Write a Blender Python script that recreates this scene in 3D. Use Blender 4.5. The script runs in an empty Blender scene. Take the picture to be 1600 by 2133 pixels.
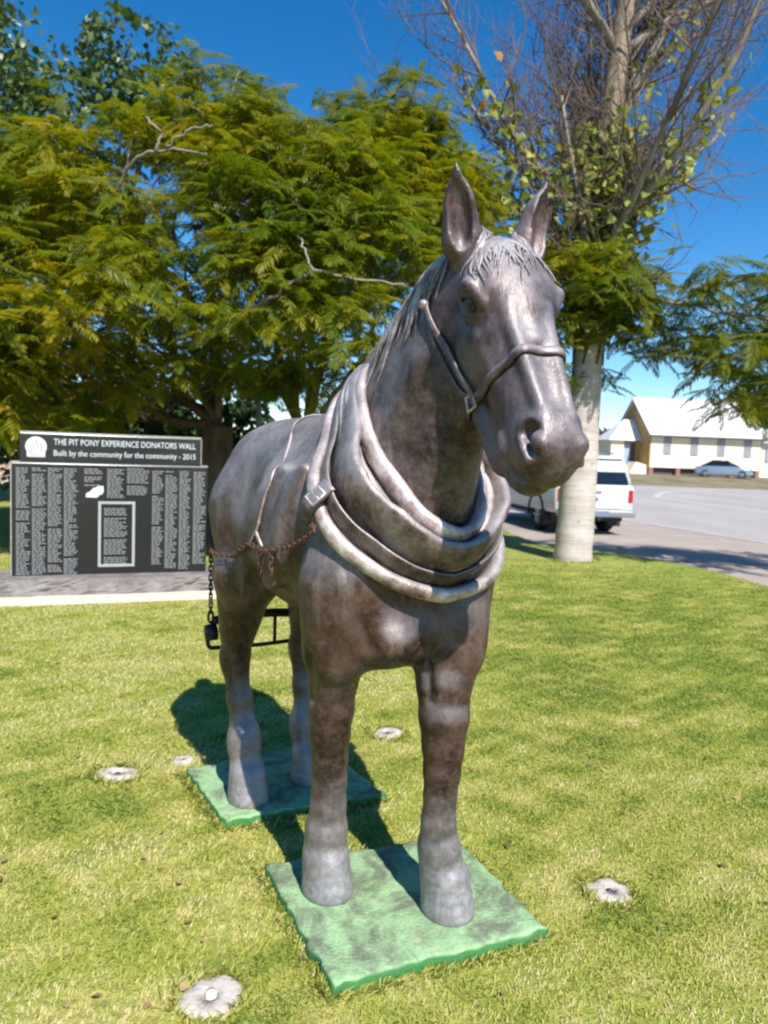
import bpy, bmesh, math, random
import numpy as np
from mathutils import Vector, Matrix
from mathutils.bvhtree import BVHTree
R = math.radians
scene = bpy.context.scene
COL = scene.collection
rng = np.random.default_rng(7)
random.seed(7)

# ------------------------------------------------------------------ camera
CAM_H = 1.6
PITCH, ROLL = math.atan((1066.5 - 938.0) / 1600.0), R(2.1)
cam_data = bpy.data.cameras.new('camera'); cam = bpy.data.objects.new('camera', cam_data); COL.objects.link(cam)
cam_data.sensor_width = 36; cam_data.lens = 36 * 1600 / 2133.0
cam_data.clip_start = 0.05; cam_data.clip_end = 3000
_f = Vector((0, math.cos(PITCH), -math.sin(PITCH))); _r0 = Vector((1, 0, 0)); _u0 = _r0.cross(_f)
_r = math.cos(ROLL) * _r0 + math.sin(ROLL) * _u0; _u = math.cos(ROLL) * _u0 - math.sin(ROLL) * _r0
cam.matrix_world = Matrix(((_r.x, _u.x, -_f.x, 0), (_r.y, _u.y, -_f.y, 0), (_r.z, _u.z, -_f.z, CAM_H), (0, 0, 0, 1)))
cam_data.dof.use_dof = True; cam_data.dof.focus_distance = 2.6; cam_data.dof.aperture_fstop = 3.8
scene.camera = cam
scene.cycles.filter_width = 2.2

# ------------------------------------------------------------------ sky, sun, exposure
SUN_EL, SUN_AZ = 46.0, 22.0          # the sun stands behind the camera, 22 degrees to its right
world = bpy.data.worlds.new('World'); scene.world = world; world.use_nodes = True
nt = world.node_tree; nt.nodes.clear()
sky = nt.nodes.new('ShaderNodeTexSky'); sky.sky_type = 'NISHITA'; sky.sun_disc = False
sky.sun_elevation = R(SUN_EL); sky.sun_rotation = R(180 - SUN_AZ)
sky.altitude = 700; sky.air_density = 0.95; sky.dust_density = 0.0; sky.ozone_density = 3.0
hs = nt.nodes.new('ShaderNodeHueSaturation'); hs.inputs['Saturation'].default_value = 1.37; hs.inputs['Value'].default_value = 1.0
bg = nt.nodes.new('ShaderNodeBackground'); bg.inputs['Strength'].default_value = 0.115
wo = nt.nodes.new('ShaderNodeOutputWorld')
nt.links.new(sky.outputs[0], hs.inputs['Color']); nt.links.new(hs.outputs[0], bg.inputs[0]); nt.links.new(bg.outputs[0], wo.inputs[0])
sun_data = bpy.data.lights.new('sun', 'SUN'); sun_data.energy = 5.0; sun_data.angle = R(0.53); sun_data.color = (1.0, 0.95, 0.87)
sun = bpy.data.objects.new('sun', sun_data); COL.objects.link(sun); sun.location = (6, -15, 20)
_sd = Vector((math.sin(R(SUN_AZ)) * math.cos(R(SUN_EL)), -math.cos(R(SUN_AZ)) * math.cos(R(SUN_EL)), math.sin(R(SUN_EL))))
sun.rotation_euler = _sd.to_track_quat('Z', 'Y').to_euler()
vs = scene.view_settings; vs.view_transform = 'Standard'; vs.look = 'None'; vs.exposure = 0.55; vs.gamma = 1.0; vs.use_curve_mapping = False
scene.render.engine = 'CYCLES'
scene.cycles.max_bounces = 6; scene.cycles.transparent_max_bounces = 8

# ------------------------------------------------------------------ helpers
def tag(o, label=None, cat=None, group=None, kind=None):
    if label: o['label'] = label
    if cat: o['category'] = cat
    if group: o['group'] = group
    if kind: o['kind'] = kind
    return o
def empty(name, loc=(0, 0, 0), rz=0.0, **kw):
    o = bpy.data.objects.new(name, None); COL.objects.link(o); o.location = loc; o.rotation_euler = (0, 0, rz); o.empty_display_size = 0.1
    return tag(o, **kw)
def link(name, me, parent=None, mat=None, smooth=None):
    o = bpy.data.objects.new(name, me); COL.objects.link(o)
    if mat is not None and not me.materials: me.materials.append(mat)
    if parent is not None: o.parent = parent
    if smooth is not None: me.polygons.foreach_set('use_smooth', [smooth] * len(me.polygons))
    return o
def mesh_np(name, V, F, uv=None):
    """Mesh from numpy arrays: V (n,3); F (m,k) with one k, or a list of such arrays."""
    me = bpy.data.meshes.new(name); Fs = F if isinstance(F, list) and isinstance(F[0], np.ndarray) else [np.asarray(F)]
    Fs = [np.asarray(f, np.int32) for f in Fs if len(f)]
    nl = sum(f.size for f in Fs); nf = sum(len(f) for f in Fs)
    me.vertices.add(len(V)); me.vertices.foreach_set('co', np.asarray(V, np.float32).ravel())
    me.loops.add(nl); me.polygons.add(nf)
    me.loops.foreach_set('vertex_index', np.concatenate([f.ravel() for f in Fs]))
    tot = np.concatenate([np.full(len(f), f.shape[1], np.int32) for f in Fs]); st = np.concatenate([[0], np.cumsum(tot)[:-1]]).astype(np.int32)
    me.polygons.foreach_set('loop_start', st); me.polygons.foreach_set('loop_total', tot)
    me.update(calc_edges=True); return me
class MB:
    """Collects boxes, tubes and prisms into one mesh."""
    def __init__(s): s.v = []; s.f = []
    def add(s, V, F):
        b = len(s.v); s.v += [tuple(map(float, p)) for p in V]; s.f += [tuple(int(i) + b for i in f) for f in F]; return s
    def box(s, lo, hi):
        (a, b, c), (d, e, f) = lo, hi
        V = [(a, b, c), (d, b, c), (d, e, c), (a, e, c), (a, b, f), (d, b, f), (d, e, f), (a, e, f)]
        return s.add(V, [(0, 3, 2, 1), (4, 5, 6, 7), (0, 1, 5, 4), (1, 2, 6, 5), (2, 3, 7, 6), (3, 0, 4, 7)])
    def tube(s, pts, r, n=8, flat=1.0, up=None, closed=False, cap=True):
        P = [Vector(p) for p in pts]; m = len(P); rs = r if hasattr(r, '__len__') else [r] * m
        V = []; prev = None
        for i, p in enumerate(P):
            if closed: t = P[(i + 1) % m] - P[i - 1]
            else: t = P[min(i + 1, m - 1)] - P[max(i - 1, 0)]
            t = t.normalized() if t.length > 1e-9 else Vector((0, 0, 1))
            if up is not None: a = Vector(up[i]) if hasattr(up[0], '__len__') else Vector(up)
            else: a = prev if prev is not None else (Vector((0, 0, 1)) if abs(t.z) < 0.9 else Vector((1, 0, 0)))
            a = a - t * a.dot(t); a = a.normalized() if a.length > 1e-6 else t.orthogonal().normalized(); prev = a; b = t.cross(a)
            for k in range(n):
                w = 2 * math.pi * k / n; V.append(p + a * (math.cos(w) * rs[i] * flat) + b * (math.sin(w) * rs[i]))
        Fc = []
        for i in range(m if closed else m - 1):
            for k in range(n):
                j = (i + 1) % m; Fc.append((i * n + k, i * n + (k + 1) % n, j * n + (k + 1) % n, j * n + k))
        if cap and not closed: Fc.append(tuple(range(n - 1, -1, -1))); Fc.append(tuple((m - 1) * n + k for k in range(n)))
        return s.add(V, Fc)
    def prism(s, outline, y0, y1):          # outline in (x, z), extruded along y
        n = len(outline); V = [(x, y0, z) for x, z in outline] + [(x, y1, z) for x, z in outline]
        F = [tuple(range(n)), tuple(range(2 * n - 1, n - 1, -1))] + [(i, i + n, (i + 1) % n + n, (i + 1) % n) for i in range(n)]
        return s.add(V, F)
    def build(s, name, mat, parent=None, smooth=False, bevel=0.0, seg=2):
        me = bpy.data.meshes.new(name); me.from_pydata(s.v, [], s.f); me.update()
        if bevel or True:
            bm = bmesh.new(); bm.from_mesh(me); bmesh.ops.recalc_face_normals(bm, faces=bm.faces[:])
            if bevel:
                es = [e for e in bm.edges if len(e.link_faces) == 2 and e.calc_face_angle(0) > 0.5]
                bmesh.ops.bevel(bm, geom=es, offset=bevel, segments=seg, affect='EDGES', profile=0.5, clamp_overlap=True)
            bm.to_mesh(me); bm.free()
        return link(name, me, parent, mat, smooth)
def catmull(P, n=8, closed=False):
    P = [np.array(p, float) for p in P]; m = len(P); out = []
    for i in range(m if closed else m - 1):
        if closed: p0, p1, p2, p3 = P[i - 1], P[i], P[(i + 1) % m], P[(i + 2) % m]
        else: p0, p1, p2, p3 = P[max(i - 1, 0)], P[i], P[i + 1], P[min(i + 2, m - 1)]
        for k in range(n):
            t = k / n; out.append(0.5 * (2 * p1 + (p2 - p0) * t + (2 * p0 - 5 * p1 + 4 * p2 - p3) * t * t + (3 * p1 - p0 - 3 * p2 + p3) * t ** 3))
    if not closed: out.append(P[-1])
    return out

class Mat:
    """Small node-graph builder around one Principled shader."""
    def __init__(s, name, rough=0.6, metal=0.0, spec=0.5, color=(.5, .5, .5)):
        s.m = bpy.data.materials.new(name); s.m.use_nodes = True; s.nt = s.m.node_tree
        s.p = s.nt.nodes['Principled BSDF']; s.p.inputs['Roughness'].default_value = rough; s.p.inputs['Metallic'].default_value = metal
        s.p.inputs['Specular IOR Level'].default_value = spec; s.p.inputs['Base Color'].default_value = (*color, 1); s._c = None
    def n(s, t, **kw):
        o = s.nt.nodes.new('ShaderNode' + t)
        for k, v in kw.items():
            if k in o.inputs: o.inputs[k].default_value = v
            else: setattr(o, k, v)
        return o
    def l(s, a, b): s.nt.links.new(a, b)
    def coord(s, kind='Object'):
        if s._c is None: s._c = s.n('TexCoord')
        return s._c.outputs[kind]
    def noise(s, scale, detail=4, rough=0.55, vec=None, stretch=None, kind='Object', dist=0.0):
        v = vec or s.coord(kind)
        if stretch: mp = s.n('Mapping'); mp.inputs['Scale'].default_value = stretch; s.l(v, mp.inputs[0]); v = mp.outputs[0]
        o = s.n('TexNoise'); o.inputs['Scale'].default_value = scale; o.inputs['Detail'].default_value = detail; o.inputs['Roughness'].default_value = rough; o.inputs['Distortion'].default_value = dist
        s.l(v, o.inputs['Vector']); return o.outputs['Fac']
    def ramp(s, fac, stops):
        o = s.n('ValToRGB'); e = o.color_ramp.elements
        while len(e) < len(stops): e.new(0.5)
        for i, (p, c) in enumerate(stops):
            e[i].position = p; e[i].color = (*c, 1) if hasattr(c, '__len__') else (c, c, c, 1)
        s.l(fac, o.inputs[0]); return o.outputs[0]
    def mix(s, fac, a, b, mode='MIX'):
        o = s.n('Mix', data_type='RGBA', blend_type=mode); I = o.inputs
        for sock, v in ((I[0], fac), (I[6], a), (I[7], b)):
            if hasattr(v, 'is_linked') or hasattr(v, 'links'): s.l(v, sock)
            elif hasattr(v, '__len__'): sock.default_value = (*v, 1) if len(v) == 3 else v
            else: sock.default_value = v
        return o.outputs[2]
    def math(s, op, a, b=0.0, clamp=False):
        o = s.n('Math', operation=op, use_clamp=clamp)
        for i, v in enumerate((a, b)):
            if hasattr(v, 'links'): s.l(v, o.inputs[i])
            else: o.inputs[i].default_value = v
        return o.outputs[0]
    def color(s, c): s.l(c, s.p.inputs['Base Color']); return s
    def rough(s, c): s.l(c, s.p.inputs['Roughness']); return s
    def bump(s, h, strength=0.3, dist=0.01):
        o = s.n('Bump'); o.inputs['Strength'].default_value = strength; o.inputs['Distance'].default_value = dist; s.l(h, o.inputs['Height']); s.l(o.outputs[0], s.p.inputs['Normal']); return s
def plain(name, c, rough=0.6, metal=0.0, var=0.12, scale=9.0, bump=0.0):
    m = Mat(name, rough, metal); f = m.noise(scale, 5)
    m.color(m.ramp(f, [(0.3, tuple(x * (1 - var) for x in c)), (0.7, tuple(min(1, x * (1 + var)) for x in c))]))
    if bump: m.bump(m.noise(scale * 6, 4), bump, 0.01)
    return m.m
# ================================================================== ground, lawn, road
def grass_material(name):
    m = Mat(name, 0.85, 0.0, 0.2)
    big = m.noise(0.55, 4, 0.6); mid = m.noise(3.2, 5, 0.65); fine = m.noise(26, 4, 0.6)
    c = m.ramp(mid, [(0.30, (0.17, 0.21, 0.035)), (0.48, (0.31, 0.33, 0.065)), (0.60, (0.44, 0.40, 0.12)), (0.74, (0.54, 0.45, 0.21))])
    c = m.mix(m.ramp(big, [(0.40, 0.0), (0.62, 0.8)]), c, (0.26, 0.33, 0.045))
    c = m.mix(m.ramp(fine, [(0.45, 0.0), (0.7, 0.55)]), c, (0.10, 0.13, 0.025)); m.color(c)
    m.bump(m.math('ADD', fine, m.math('MULTIPLY', m.noise(120, 3), 0.5)), 0.5, 0.03); return m.m
M_LAWN = grass_material('lawn_turf')
M_EARTH = plain('dry_ground', (0.20, 0.165, 0.085), 0.95, var=0.35, scale=0.6)
m = Mat('old_asphalt', 0.9, 0, 0.3); f = m.noise(140, 3, 0.7); g = m.noise(0.5, 5, 0.6, stretch=(1, 0.35, 1))
c = m.ramp(g, [(0.3, (0.36, 0.325, 0.30)), (0.7, (0.46, 0.42, 0.39))]); m.color(m.mix(m.ramp(f, [(0.4, 0.0), (0.7, 0.35)]), c, (0.24, 0.22, 0.21))); m.bump(f, 0.3, 0.005); M_ASPHALT = m.m
m = Mat('gravelly_verge', 0.95, 0, 0.2); f = m.noise(60, 4, 0.75); g = m.noise(0.9, 5, 0.65)
c = m.ramp(g, [(0.3, (0.36, 0.295, 0.255)), (0.7, (0.46, 0.395, 0.355))]); m.color(m.mix(m.ramp(f, [(0.42, 0.0), (0.68, 0.5)]), c, (0.24, 0.18, 0.15))); m.bump(f, 0.4, 0.01); M_BAY = m.m
M_LINE = plain('worn_road_paint', (0.52, 0.50, 0.48), 0.8, var=0.18, scale=5)
def sheet(name, pts, z, mat, thick=0.0, kind='structure'):
    bm = bmesh.new(); vs_ = [bm.verts.new((x, y, z)) for x, y in pts]; f = bm.faces.new(vs_); f.normal_update()
    if f.normal.z < 0: f.normal_flip()
    bmesh.ops.triangulate(bm, faces=[f])
    if thick:
        n = len(vs_); lo = [bm.verts.new((x, y, z - thick)) for x, y in pts]
        for i in range(n): bm.faces.new((vs_[i], vs_[(i + 1) % n], lo[(i + 1) % n], lo[i]))
    me = bpy.data.meshes.new(name); bm.to_mesh(me); bm.free(); o = link(name, me, None, mat); tag(o, kind=kind); return o
# terrain out to the horizon: low near by, a little higher beyond the road
ys = [-40, -5, 5, 20, 40, 50, 54, 57, 60, 70, 100, 160, 300, 700, 2500]; xs = [-2500, -700, -250, -90, -40, -20, 0, 20, 40, 90, 250, 700, 2500]
def gz(x, y): t = min(1, max(0, (y - 50) / 9)); return -0.14 + 0.58 * t * t * (3 - 2 * t) * (1 if x > 5 else max(0, (x + 5) / 10) if x > -5 else 0)
V = [(x, y, gz(x, y)) for y in ys for x in xs]; nx = len(xs)
F = [(j * nx + i, j * nx + i + 1, (j + 1) * nx + i + 1, (j + 1) * nx + i) for j in range(len(ys) - 1) for i in range(nx - 1)]
tag(link('ground', mesh_np('ground', V, F), None, M_EARTH), kind='structure')
EDGE = catmull([(9, -6), (7.4, 0), (6.2, 5), (5.45, 8.2), (5.08, 9.99), (4.93, 11.1), (4.57, 12.03), (4.13, 13.0), (3.60, 13.38), (2.95, 13.9), (2.68, 15.2), (2.35, 18), (1.0, 21), (-5, 24), (-14, 26.2), (-30, 27.5)], 6)
LAWN_POLY = [(x, y) for x, y in EDGE] + [(-30, -6)]
lawn = sheet('lawn', LAWN_POLY, 0.0, M_LAWN, 0.11)
# gravelly parking strip beside the lawn, then the asphalt road
BAYLINE = catmull([(15, -8), (11.5, 5), (9.6, 11.5), (8.26, 16.4), (6.83, 20.9), (5.0, 26), (0, 31), (-14, 33), (-40, 34)], 6)
sheet('parking_strip', [tuple(p) for p in EDGE] + [tuple(p) for p in BAYLINE[::-1]], -0.098, M_BAY)
sheet('road', [tuple(p) for p in BAYLINE] + [(-40, 50), (15, 51), (40, 60), (90, 66), (90, -8)], -0.094, M_ASPHALT)
def stripe(pts, w, name='road_line'):
    P = [Vector((x, y, 0)) for x, y in catmull(pts, 6)]; L = []; Rr = []
    for i, p in enumerate(P):
        t = (P[min(i + 1, len(P) - 1)] - P[max(i - 1, 0)]).normalized(); n = Vector((-t.y, t.x, 0)) * w / 2; L.append(p + n); Rr.append(p - n)
    V = [(q.x, q.y, -0.089) for q in L + Rr]; n = len(P); F = [(i, i + 1, n + i + 1, n + i) for i in range(n - 1)]
    me = mesh_np(name, V, F); o = link(name, me, None, M_LINE); tag(o, kind='structure'); return o
stripe([(9.6, 11.5), (8.26, 16.4), (6.83, 20.9), (5.2, 25.6)], 0.14)
stripe([(14.5, 19.6), (12.18, 24.31), (9.15, 27.83), (4, 31)], 0.16)
stripe([(18, 17), (13.65, 27.28), (12.6, 34), (13.3, 37.4), (17, 44), (26.8, 52), (38, 57)], 0.28)
stripe([(40, 40), (24, 47.5), (13, 46), (2, 44)], 0.2)
# ================================================================== the bronze draught horse
HORSE_O, HORSE_YAW = (0.06, 2.56, 0.0), R(31 - 90)
PL = 0.042                                      # top of the plinths under the hooves
class Field:
    """A signed distance field on a grid, added to by smooth unions and cuts, turned into one continuous skin."""
    def __init__(s, lo, hi, h):
        s.lo = np.array(lo, np.float32); s.h = h; s.n = np.ceil((np.array(hi) - lo) / h).astype(int) + 1
        s.a = np.full(s.n, 0.25, np.float32); s.ax = [s.lo[i] + h * np.arange(s.n[i], dtype=np.float32) for i in range(3)]
    def sub(s, lo, hi):
        i0 = np.clip(np.floor((np.array(lo) - s.lo) / s.h).astype(int), 0, s.n - 1); i1 = np.clip(np.ceil((np.array(hi) - s.lo) / s.h).astype(int) + 1, 1, s.n)
        sl = tuple(slice(a, b) for a, b in zip(i0, i1))
        return sl, s.ax[0][sl[0]][:, None, None], s.ax[1][sl[1]][None, :, None], s.ax[2][sl[2]][None, None, :]
    def put(s, sl, d, k, op):
        a = s.a[sl]
        if a.size == 0: return
        if op == 'add':
            h = np.maximum(k - np.abs(a - d), 0) / k; s.a[sl] = np.minimum(a, d) - h * h * (k * 0.25)
        else:
            h = np.maximum(k - np.abs(a + d), 0) / k; s.a[sl] = np.maximum(a, -d) + h * h * (k * 0.25)
    def ell(s, c, r, k=0.05, M=None, op='add', m=False):
        """Ellipsoid; M's rows are its axes. m: a mirror copy across y = 0 as well."""
        c = np.array(c, np.float32); r = np.array(r, np.float32)
        M = np.eye(3, dtype=np.float32) if M is None else np.array(M, np.float32)
        ext = np.sqrt(((M * r[:, None]) ** 2).sum(0)) + k + 0.012
        sl, X, Y, Z = s.sub(c - ext, c + ext); X = X - c[0]; Y = Y - c[1]; Z = Z - c[2]
        k0 = 0; k1 = 0
        for i in range(3):
            q = M[i, 0] * X + M[i, 1] * Y + M[i, 2] * Z; k0 = k0 + (q / r[i]) ** 2; k1 = k1 + (q / r[i] ** 2) ** 2
        k0 = np.sqrt(k0); k1 = np.sqrt(k1) + 1e-9
        s.put(sl, (k0 * (k0 - 1) / k1).astype(np.float32), k, op)
        if m: s.ell(c * (1, -1, 1), r, k, M * np.array([1, -1, 1]), op)
    def cap(s, a, b, ra, rb, k=0.05, sy=1.0, op='add', m=False, yd=(0, 1, 0)):
        """Tapered capsule, squeezed to sy along direction yd."""
        a = np.array(a, np.float32); b = np.array(b, np.float32); R0 = max(ra, rb) + k + 0.012
        sl, X, Y, Z = s.sub(np.minimum(a, b) - R0, np.maximum(a, b) + R0); ab = b - a; L2 = float(ab @ ab) + 1e-9
        px, py, pz = X - a[0], Y - a[1], Z - a[2]; t = np.clip((px * ab[0] + py * ab[1] + pz * ab[2]) / L2, 0, 1)
        dx, dy, dz = px - t * ab[0], py - t * ab[1], pz - t * ab[2]
        if sy != 1.0:
            w = dx * yd[0] + dy * yd[1] + dz * yd[2]; e = (1 / sy - 1) * w
            dx, dy, dz = dx + e * yd[0], dy + e * yd[1], dz + e * yd[2]
        q = np.sqrt(dx * dx + dy * dy + dz * dz); r = ra + (rb - ra) * t; d = q - r
        if sy != 1.0: d = d * (sy + (1 - sy) * 0.35)
        s.put(sl, d.astype(np.float32), k, op)
        if m: s.cap(a * (1, -1, 1), b * (1, -1, 1), ra, rb, k, sy, op, False, (yd[0], -yd[1], yd[2]))
    def tor(s, c, R0, r, k):
        sl, X, Y, Z = s.sub((c[0] - R0 - .04, c[1] - R0 - .04, c[2] - .06), (c[0] + R0 + .04, c[1] + R0 + .04, c[2] + .06)); X = X - c[0]; Y = Y - c[1]; Z = Z - c[2] + 0.16 * X
        s.put(sl, (np.sqrt((np.sqrt(X * X + Y * Y) - R0) ** 2 + Z * Z) - r).astype(np.float32), k, 'cut')
    def chain(s, pts, k=0.04, **kw):
        for (a, ra), (b, rb) in zip(pts[:-1], pts[1:]): s.cap(a, b, ra, rb, k, **kw)
    def mesh(s, name, smooth=2):
        import openvdb
        b = 4 * s.h; g = openvdb.FloatGrid(b); g.copyFromArray(np.ascontiguousarray(np.clip(s.a, -b, b)))
        V, Q = g.convertToQuads(0.0)
        V = np.array(V, np.float64); Q = np.array(Q, np.int64)
        V = V * s.h + s.lo
        # keep the largest connected piece
        lab = np.arange(len(V))
        E = np.concatenate([Q[:, [0, 1]], Q[:, [1, 2]], Q[:, [2, 3]], Q[:, [3, 0]]])
        for _ in range(4000):
            l0 = lab.copy(); mn = np.minimum(lab[E[:, 0]], lab[E[:, 1]]); np.minimum.at(lab, E[:, 0], mn); np.minimum.at(lab, E[:, 1], mn); lab = lab[lab]
            if (lab == l0).all(): break
        big = np.bincount(lab).argmax(); keep = lab == big; idx = np.cumsum(keep) - 1; Q = idx[Q[keep[Q[:, 0]]]]; V = V[keep]
        for _ in range(smooth):
            E = np.concatenate([Q[:, [0, 1]], Q[:, [1, 2]], Q[:, [2, 3]], Q[:, [3, 0]]]); A = np.zeros_like(V); n = np.zeros(len(V))
            for c in range(3): A[:, c] = np.bincount(E[:, 0], V[E[:, 1], c], len(V)) + np.bincount(E[:, 1], V[E[:, 0], c], len(V))
            n = np.bincount(E[:, 0], minlength=len(V)) + np.bincount(E[:, 1], minlength=len(V)); V = V * 0.5 + 0.5 * A / n[:, None]
        return mesh_np(name, V, Q)

# head frame: u runs down the face from the poll, v points out of the face, w to the horse's left
HP = np.array([0.44, 0.035, 2.215]); _i = R(31); _hy = R(-11)
_u_ = np.array([math.sin(_i), 0, -math.cos(_i)]); _v_ = np.array([math.cos(_i), 0, math.sin(_i)])
_Rz = np.array([[math.cos(_hy), -math.sin(_hy), 0], [math.sin(_hy), math.cos(_hy), 0], [0, 0, 1]])
HU, HV, HW = _Rz @ _u_, _Rz @ _v_, _Rz @ np.array([0, 1.0, 0])
HM = np.array([HU, HV, HW])
def H(u, v, w): return HP + u * HU + v * HV + w * HW

def horse_skin(h=0.0063):
    f = Field((-1.42, -0.46, 0.02), (0.86, 0.46, 2.52), h)
    # ---- trunk
    f.ell((-0.50, 0.0, 1.30), (0.66, 0.325, 0.355), 0.1)
    f.ell((-0.14, 0.015, 1.30), (0.30, 0.275, 0.36), 0.12)
    f.ell((-0.93, 0.0, 1.385), (0.37, 0.245, 0.31), 0.12)
    f.cap((-0.34, 0.02, 1.60), (-0.95, 0.0, 1.52), 0.16, 0.16, 0.12)
    f.ell((-1.0, 0.115, 1.35), (0.23, 0.13, 0.28), 0.09, m=True)
    f.ell((-0.06, -0.19, 1.25), (0.17, 0.115, 0.30), 0.06); f.ell((-0.01, 0.21, 1.26), (0.17, 0.12, 0.31), 0.06)          # shoulders
    f.ell((0.03, 0.085, 1.05), (0.11, 0.11, 0.15), 0.07, m=True)
    f.cap((0.03, 0.205, 1.22), (0.085, 0.125, 1.03), 0.055, 0.05, 0.03, m=True)      # edge of the breast muscle
    f.ell((-0.01, 0.235, 1.08), (0.10, 0.075, 0.12), 0.03, m=True)                    # point of the shoulder          # pectorals
    f.ell((0.01, -0.02, 0.99), (0.14, 0.16, 0.10), 0.08)
    f.ell((0.10, -0.085, 0.985), (0.065, 0.055, 0.045), 0.05)                 # point of the breast
    f.cap((0.085, 0.255, 1.22), (0.105, 0.185, 0.98), 0.018, 0.018, 0.05, op='cut', m=True)   # groove between breast and arm
    f.cap((-0.10, 0.335, 1.36), (-0.17, 0.30, 1.08), 0.022, 0.02, 0.08, op='cut', m=True)   # groove behind the shoulder
    f.ell((-0.55, -0.30, 1.05), (0.22, 0.05, 0.10), 0.06, op='cut'); f.ell((-0.62, 0.30, 1.05), (0.22, 0.05, 0.10), 0.06, op='cut')
    f.ell((-0.70, 0.325, 1.45), (0.10, 0.05, 0.13), 0.09, op='cut', m=True)  # hollow of the flank
    for x, z0, z1, r in ((-0.20, 1.56, 1.22, .022), (-0.275, 1.52, 1.12, .026), (-0.38, 1.55, 1.2, .018), (-0.50, 1.45, 1.15, .02), (-0.56, 1.4, 1.2, .014)):   # skin folds behind the collar
        f.cap((x, 0.272, z0 - .03), (x - 0.09, 0.312, z1), r * 0.5, r, 0.08, m=True)
    # ---- forelegs (near pair of the photograph: the horse's right is y < 0)
    for sy, T in ((-1, dict(top=(-0.03, -0.20, 1.16), mid=(-0.07, -0.195, 0.93), knee=(-0.125, -0.185, 0.665), can=(-0.14, -0.165, 0.47), fet=(-0.165, -0.162, 0.27), hoof=(-0.165, -0.162))),
                  (1, dict(top=(0.03, 0.20, 1.16), mid=(0.07, 0.17, 0.93), knee=(0.12, 0.125, 0.69), can=(0.125, 0.12, 0.50), fet=(0.12, 0.135, 0.285), hoof=(0.125, 0.150)))):
        t, m_, kn, ca, fe, ho = (np.array(T[k]) for k in ('top', 'mid', 'knee', 'can', 'fet', 'hoof'))
        f.cap(t, m_, 0.135, 0.112, 0.07)
        f.ell(m_ + np.array([0.05, sy * 0.02, 0.06]), (0.07, 0.075, 0.15), 0.05)
        f.ell(m_ + np.array([-0.06, 0, 0.09]), (0.09, 0.075, 0.13), 0.05)
        if sy < 0: prof = [(-0.075, -0.192, 0.93, .100), (-0.095, -0.188, 0.82, .079), (-0.115, -0.182, 0.715, .073), (-0.130, -0.176, 0.62, .065), (-0.140, -0.170, 0.53, .0585), (-0.150, -0.165, 0.44, .0575), (-0.158, -0.162, 0.35, .0595), (-0.162, -0.161, 0.262, .068), (-0.162, -0.161, 0.175, .075)]
        else: prof = [(0.070, 0.150, 0.93, .108), (0.095, 0.136, 0.825, .091), (0.115, 0.126, 0.715, .080), (0.122, 0.122, 0.61, .067), (0.124, 0.119, 0.523, .0595), (0.122, 0.117, 0.436, .0535), (0.118, 0.118, 0.35, .0555), (0.120, 0.128, 0.262, .065), (0.124, 0.142, 0.175, .076)]
        f.chain([(p[:3], p[3]) for p in prof], 0.03)
        f.ell(kn + (0.040, 0, 0.0), (0.032, 0.044, 0.062), 0.03); f.ell(kn + (-0.052, 0, 0.02), (0.026, 0.022, 0.035), 0.03)            # flat front of the knee, the bone behind it
        f.cap(kn + (-0.050, 0, -0.06), fe + (-0.052, 0, 0.03), 0.022, 0.026, 0.02); f.ell(fe + (-0.06, 0, -0.05), (0.040, 0.046, 0.075), 0.04)   # tendon and feather
        for q in (-1, 1): f.cap(kn + (-0.030, q * 0.070, -0.09), fe + (-0.030, q * 0.064, 0.06), 0.009, 0.008, 0.02, op='cut'); f.cap(m_ + (0.035, q * 0.118, 0.0), kn + (0.02, q * 0.082, 0.10), 0.012, 0.008, 0.03, op='cut')
        hoof(f, ho)
    # ---- hind legs
    for sy, ho, hk, gx in ((-1, np.array([-0.955, -0.155]), np.array([-1.085, -0.175, 0.645]), -0.90), (1, np.array([-1.03, 0.18]), np.array([-1.15, 0.19, 0.645]), -0.95)):
        f.cap((-1.0, sy * 0.135, 1.32), (gx, sy * 0.18, 1.08), 0.19, 0.14, 0.08)
        f.ell((gx + 0.05, sy * 0.20, 1.06), (0.11, 0.085, 0.13), 0.06)
        f.cap((gx - 0.03, sy * 0.19, 1.04), hk + (0.02, 0, 0.06), 0.135, 0.066, 0.06)
        f.cap((-1.14, sy * 0.14, 1.2), hk + (-0.02, 0, 0.16), 0.12, 0.05, 0.08)
        f.ell(hk, (0.072, 0.06, 0.085), 0.035); f.cap(hk + (-0.06, 0, 0.06), hk + (-0.045, 0, -0.06), 0.03, 0.03, 0.03)
        fe = np.array([ho[0] - 0.04, ho[1], 0.29])
        f.cap(hk, (hk + fe) / 2 + (0.0, 0, 0), 0.058, 0.051, 0.04); f.cap((hk + fe) / 2, fe, 0.051, 0.056, 0.03)
        f.ell(fe, (0.058, 0.056, 0.09), 0.05); f.ell(fe + (-0.045, 0, -0.04), (0.040, 0.046, 0.08), 0.05); f.cap(hk + (-0.045, 0, -0.05), fe + (-0.045, 0, 0.05), 0.022, 0.022, 0.025)
        f.cap(fe, (ho[0] + 0.005, ho[1], 0.16), 0.058, 0.067, 0.05)
        hoof(f, ho)
    # ---- tail
    f.chain([((-1.30, 0, 1.56), .05), ((-1.37, 0, 1.42), .055), ((-1.385, 0, 1.15), .06), ((-1.38, 0, 0.85), .02)], 0.03)
    # ---- neck
    f.cap((-0.07, 0.045, 1.575), (0.26, 0.02, 2.005), 0.355, 0.185, 0.07, sy=0.53)
    f.cap((-0.25, 0.03, 1.80), (0.20, 0.0, 2.09), 0.07, 0.055, 0.05)
    f.cap((0.12, 0.04, 1.42), (0.32, 0.02, 1.82), 0.12, 0.07, 0.06, sy=0.85)
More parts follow.
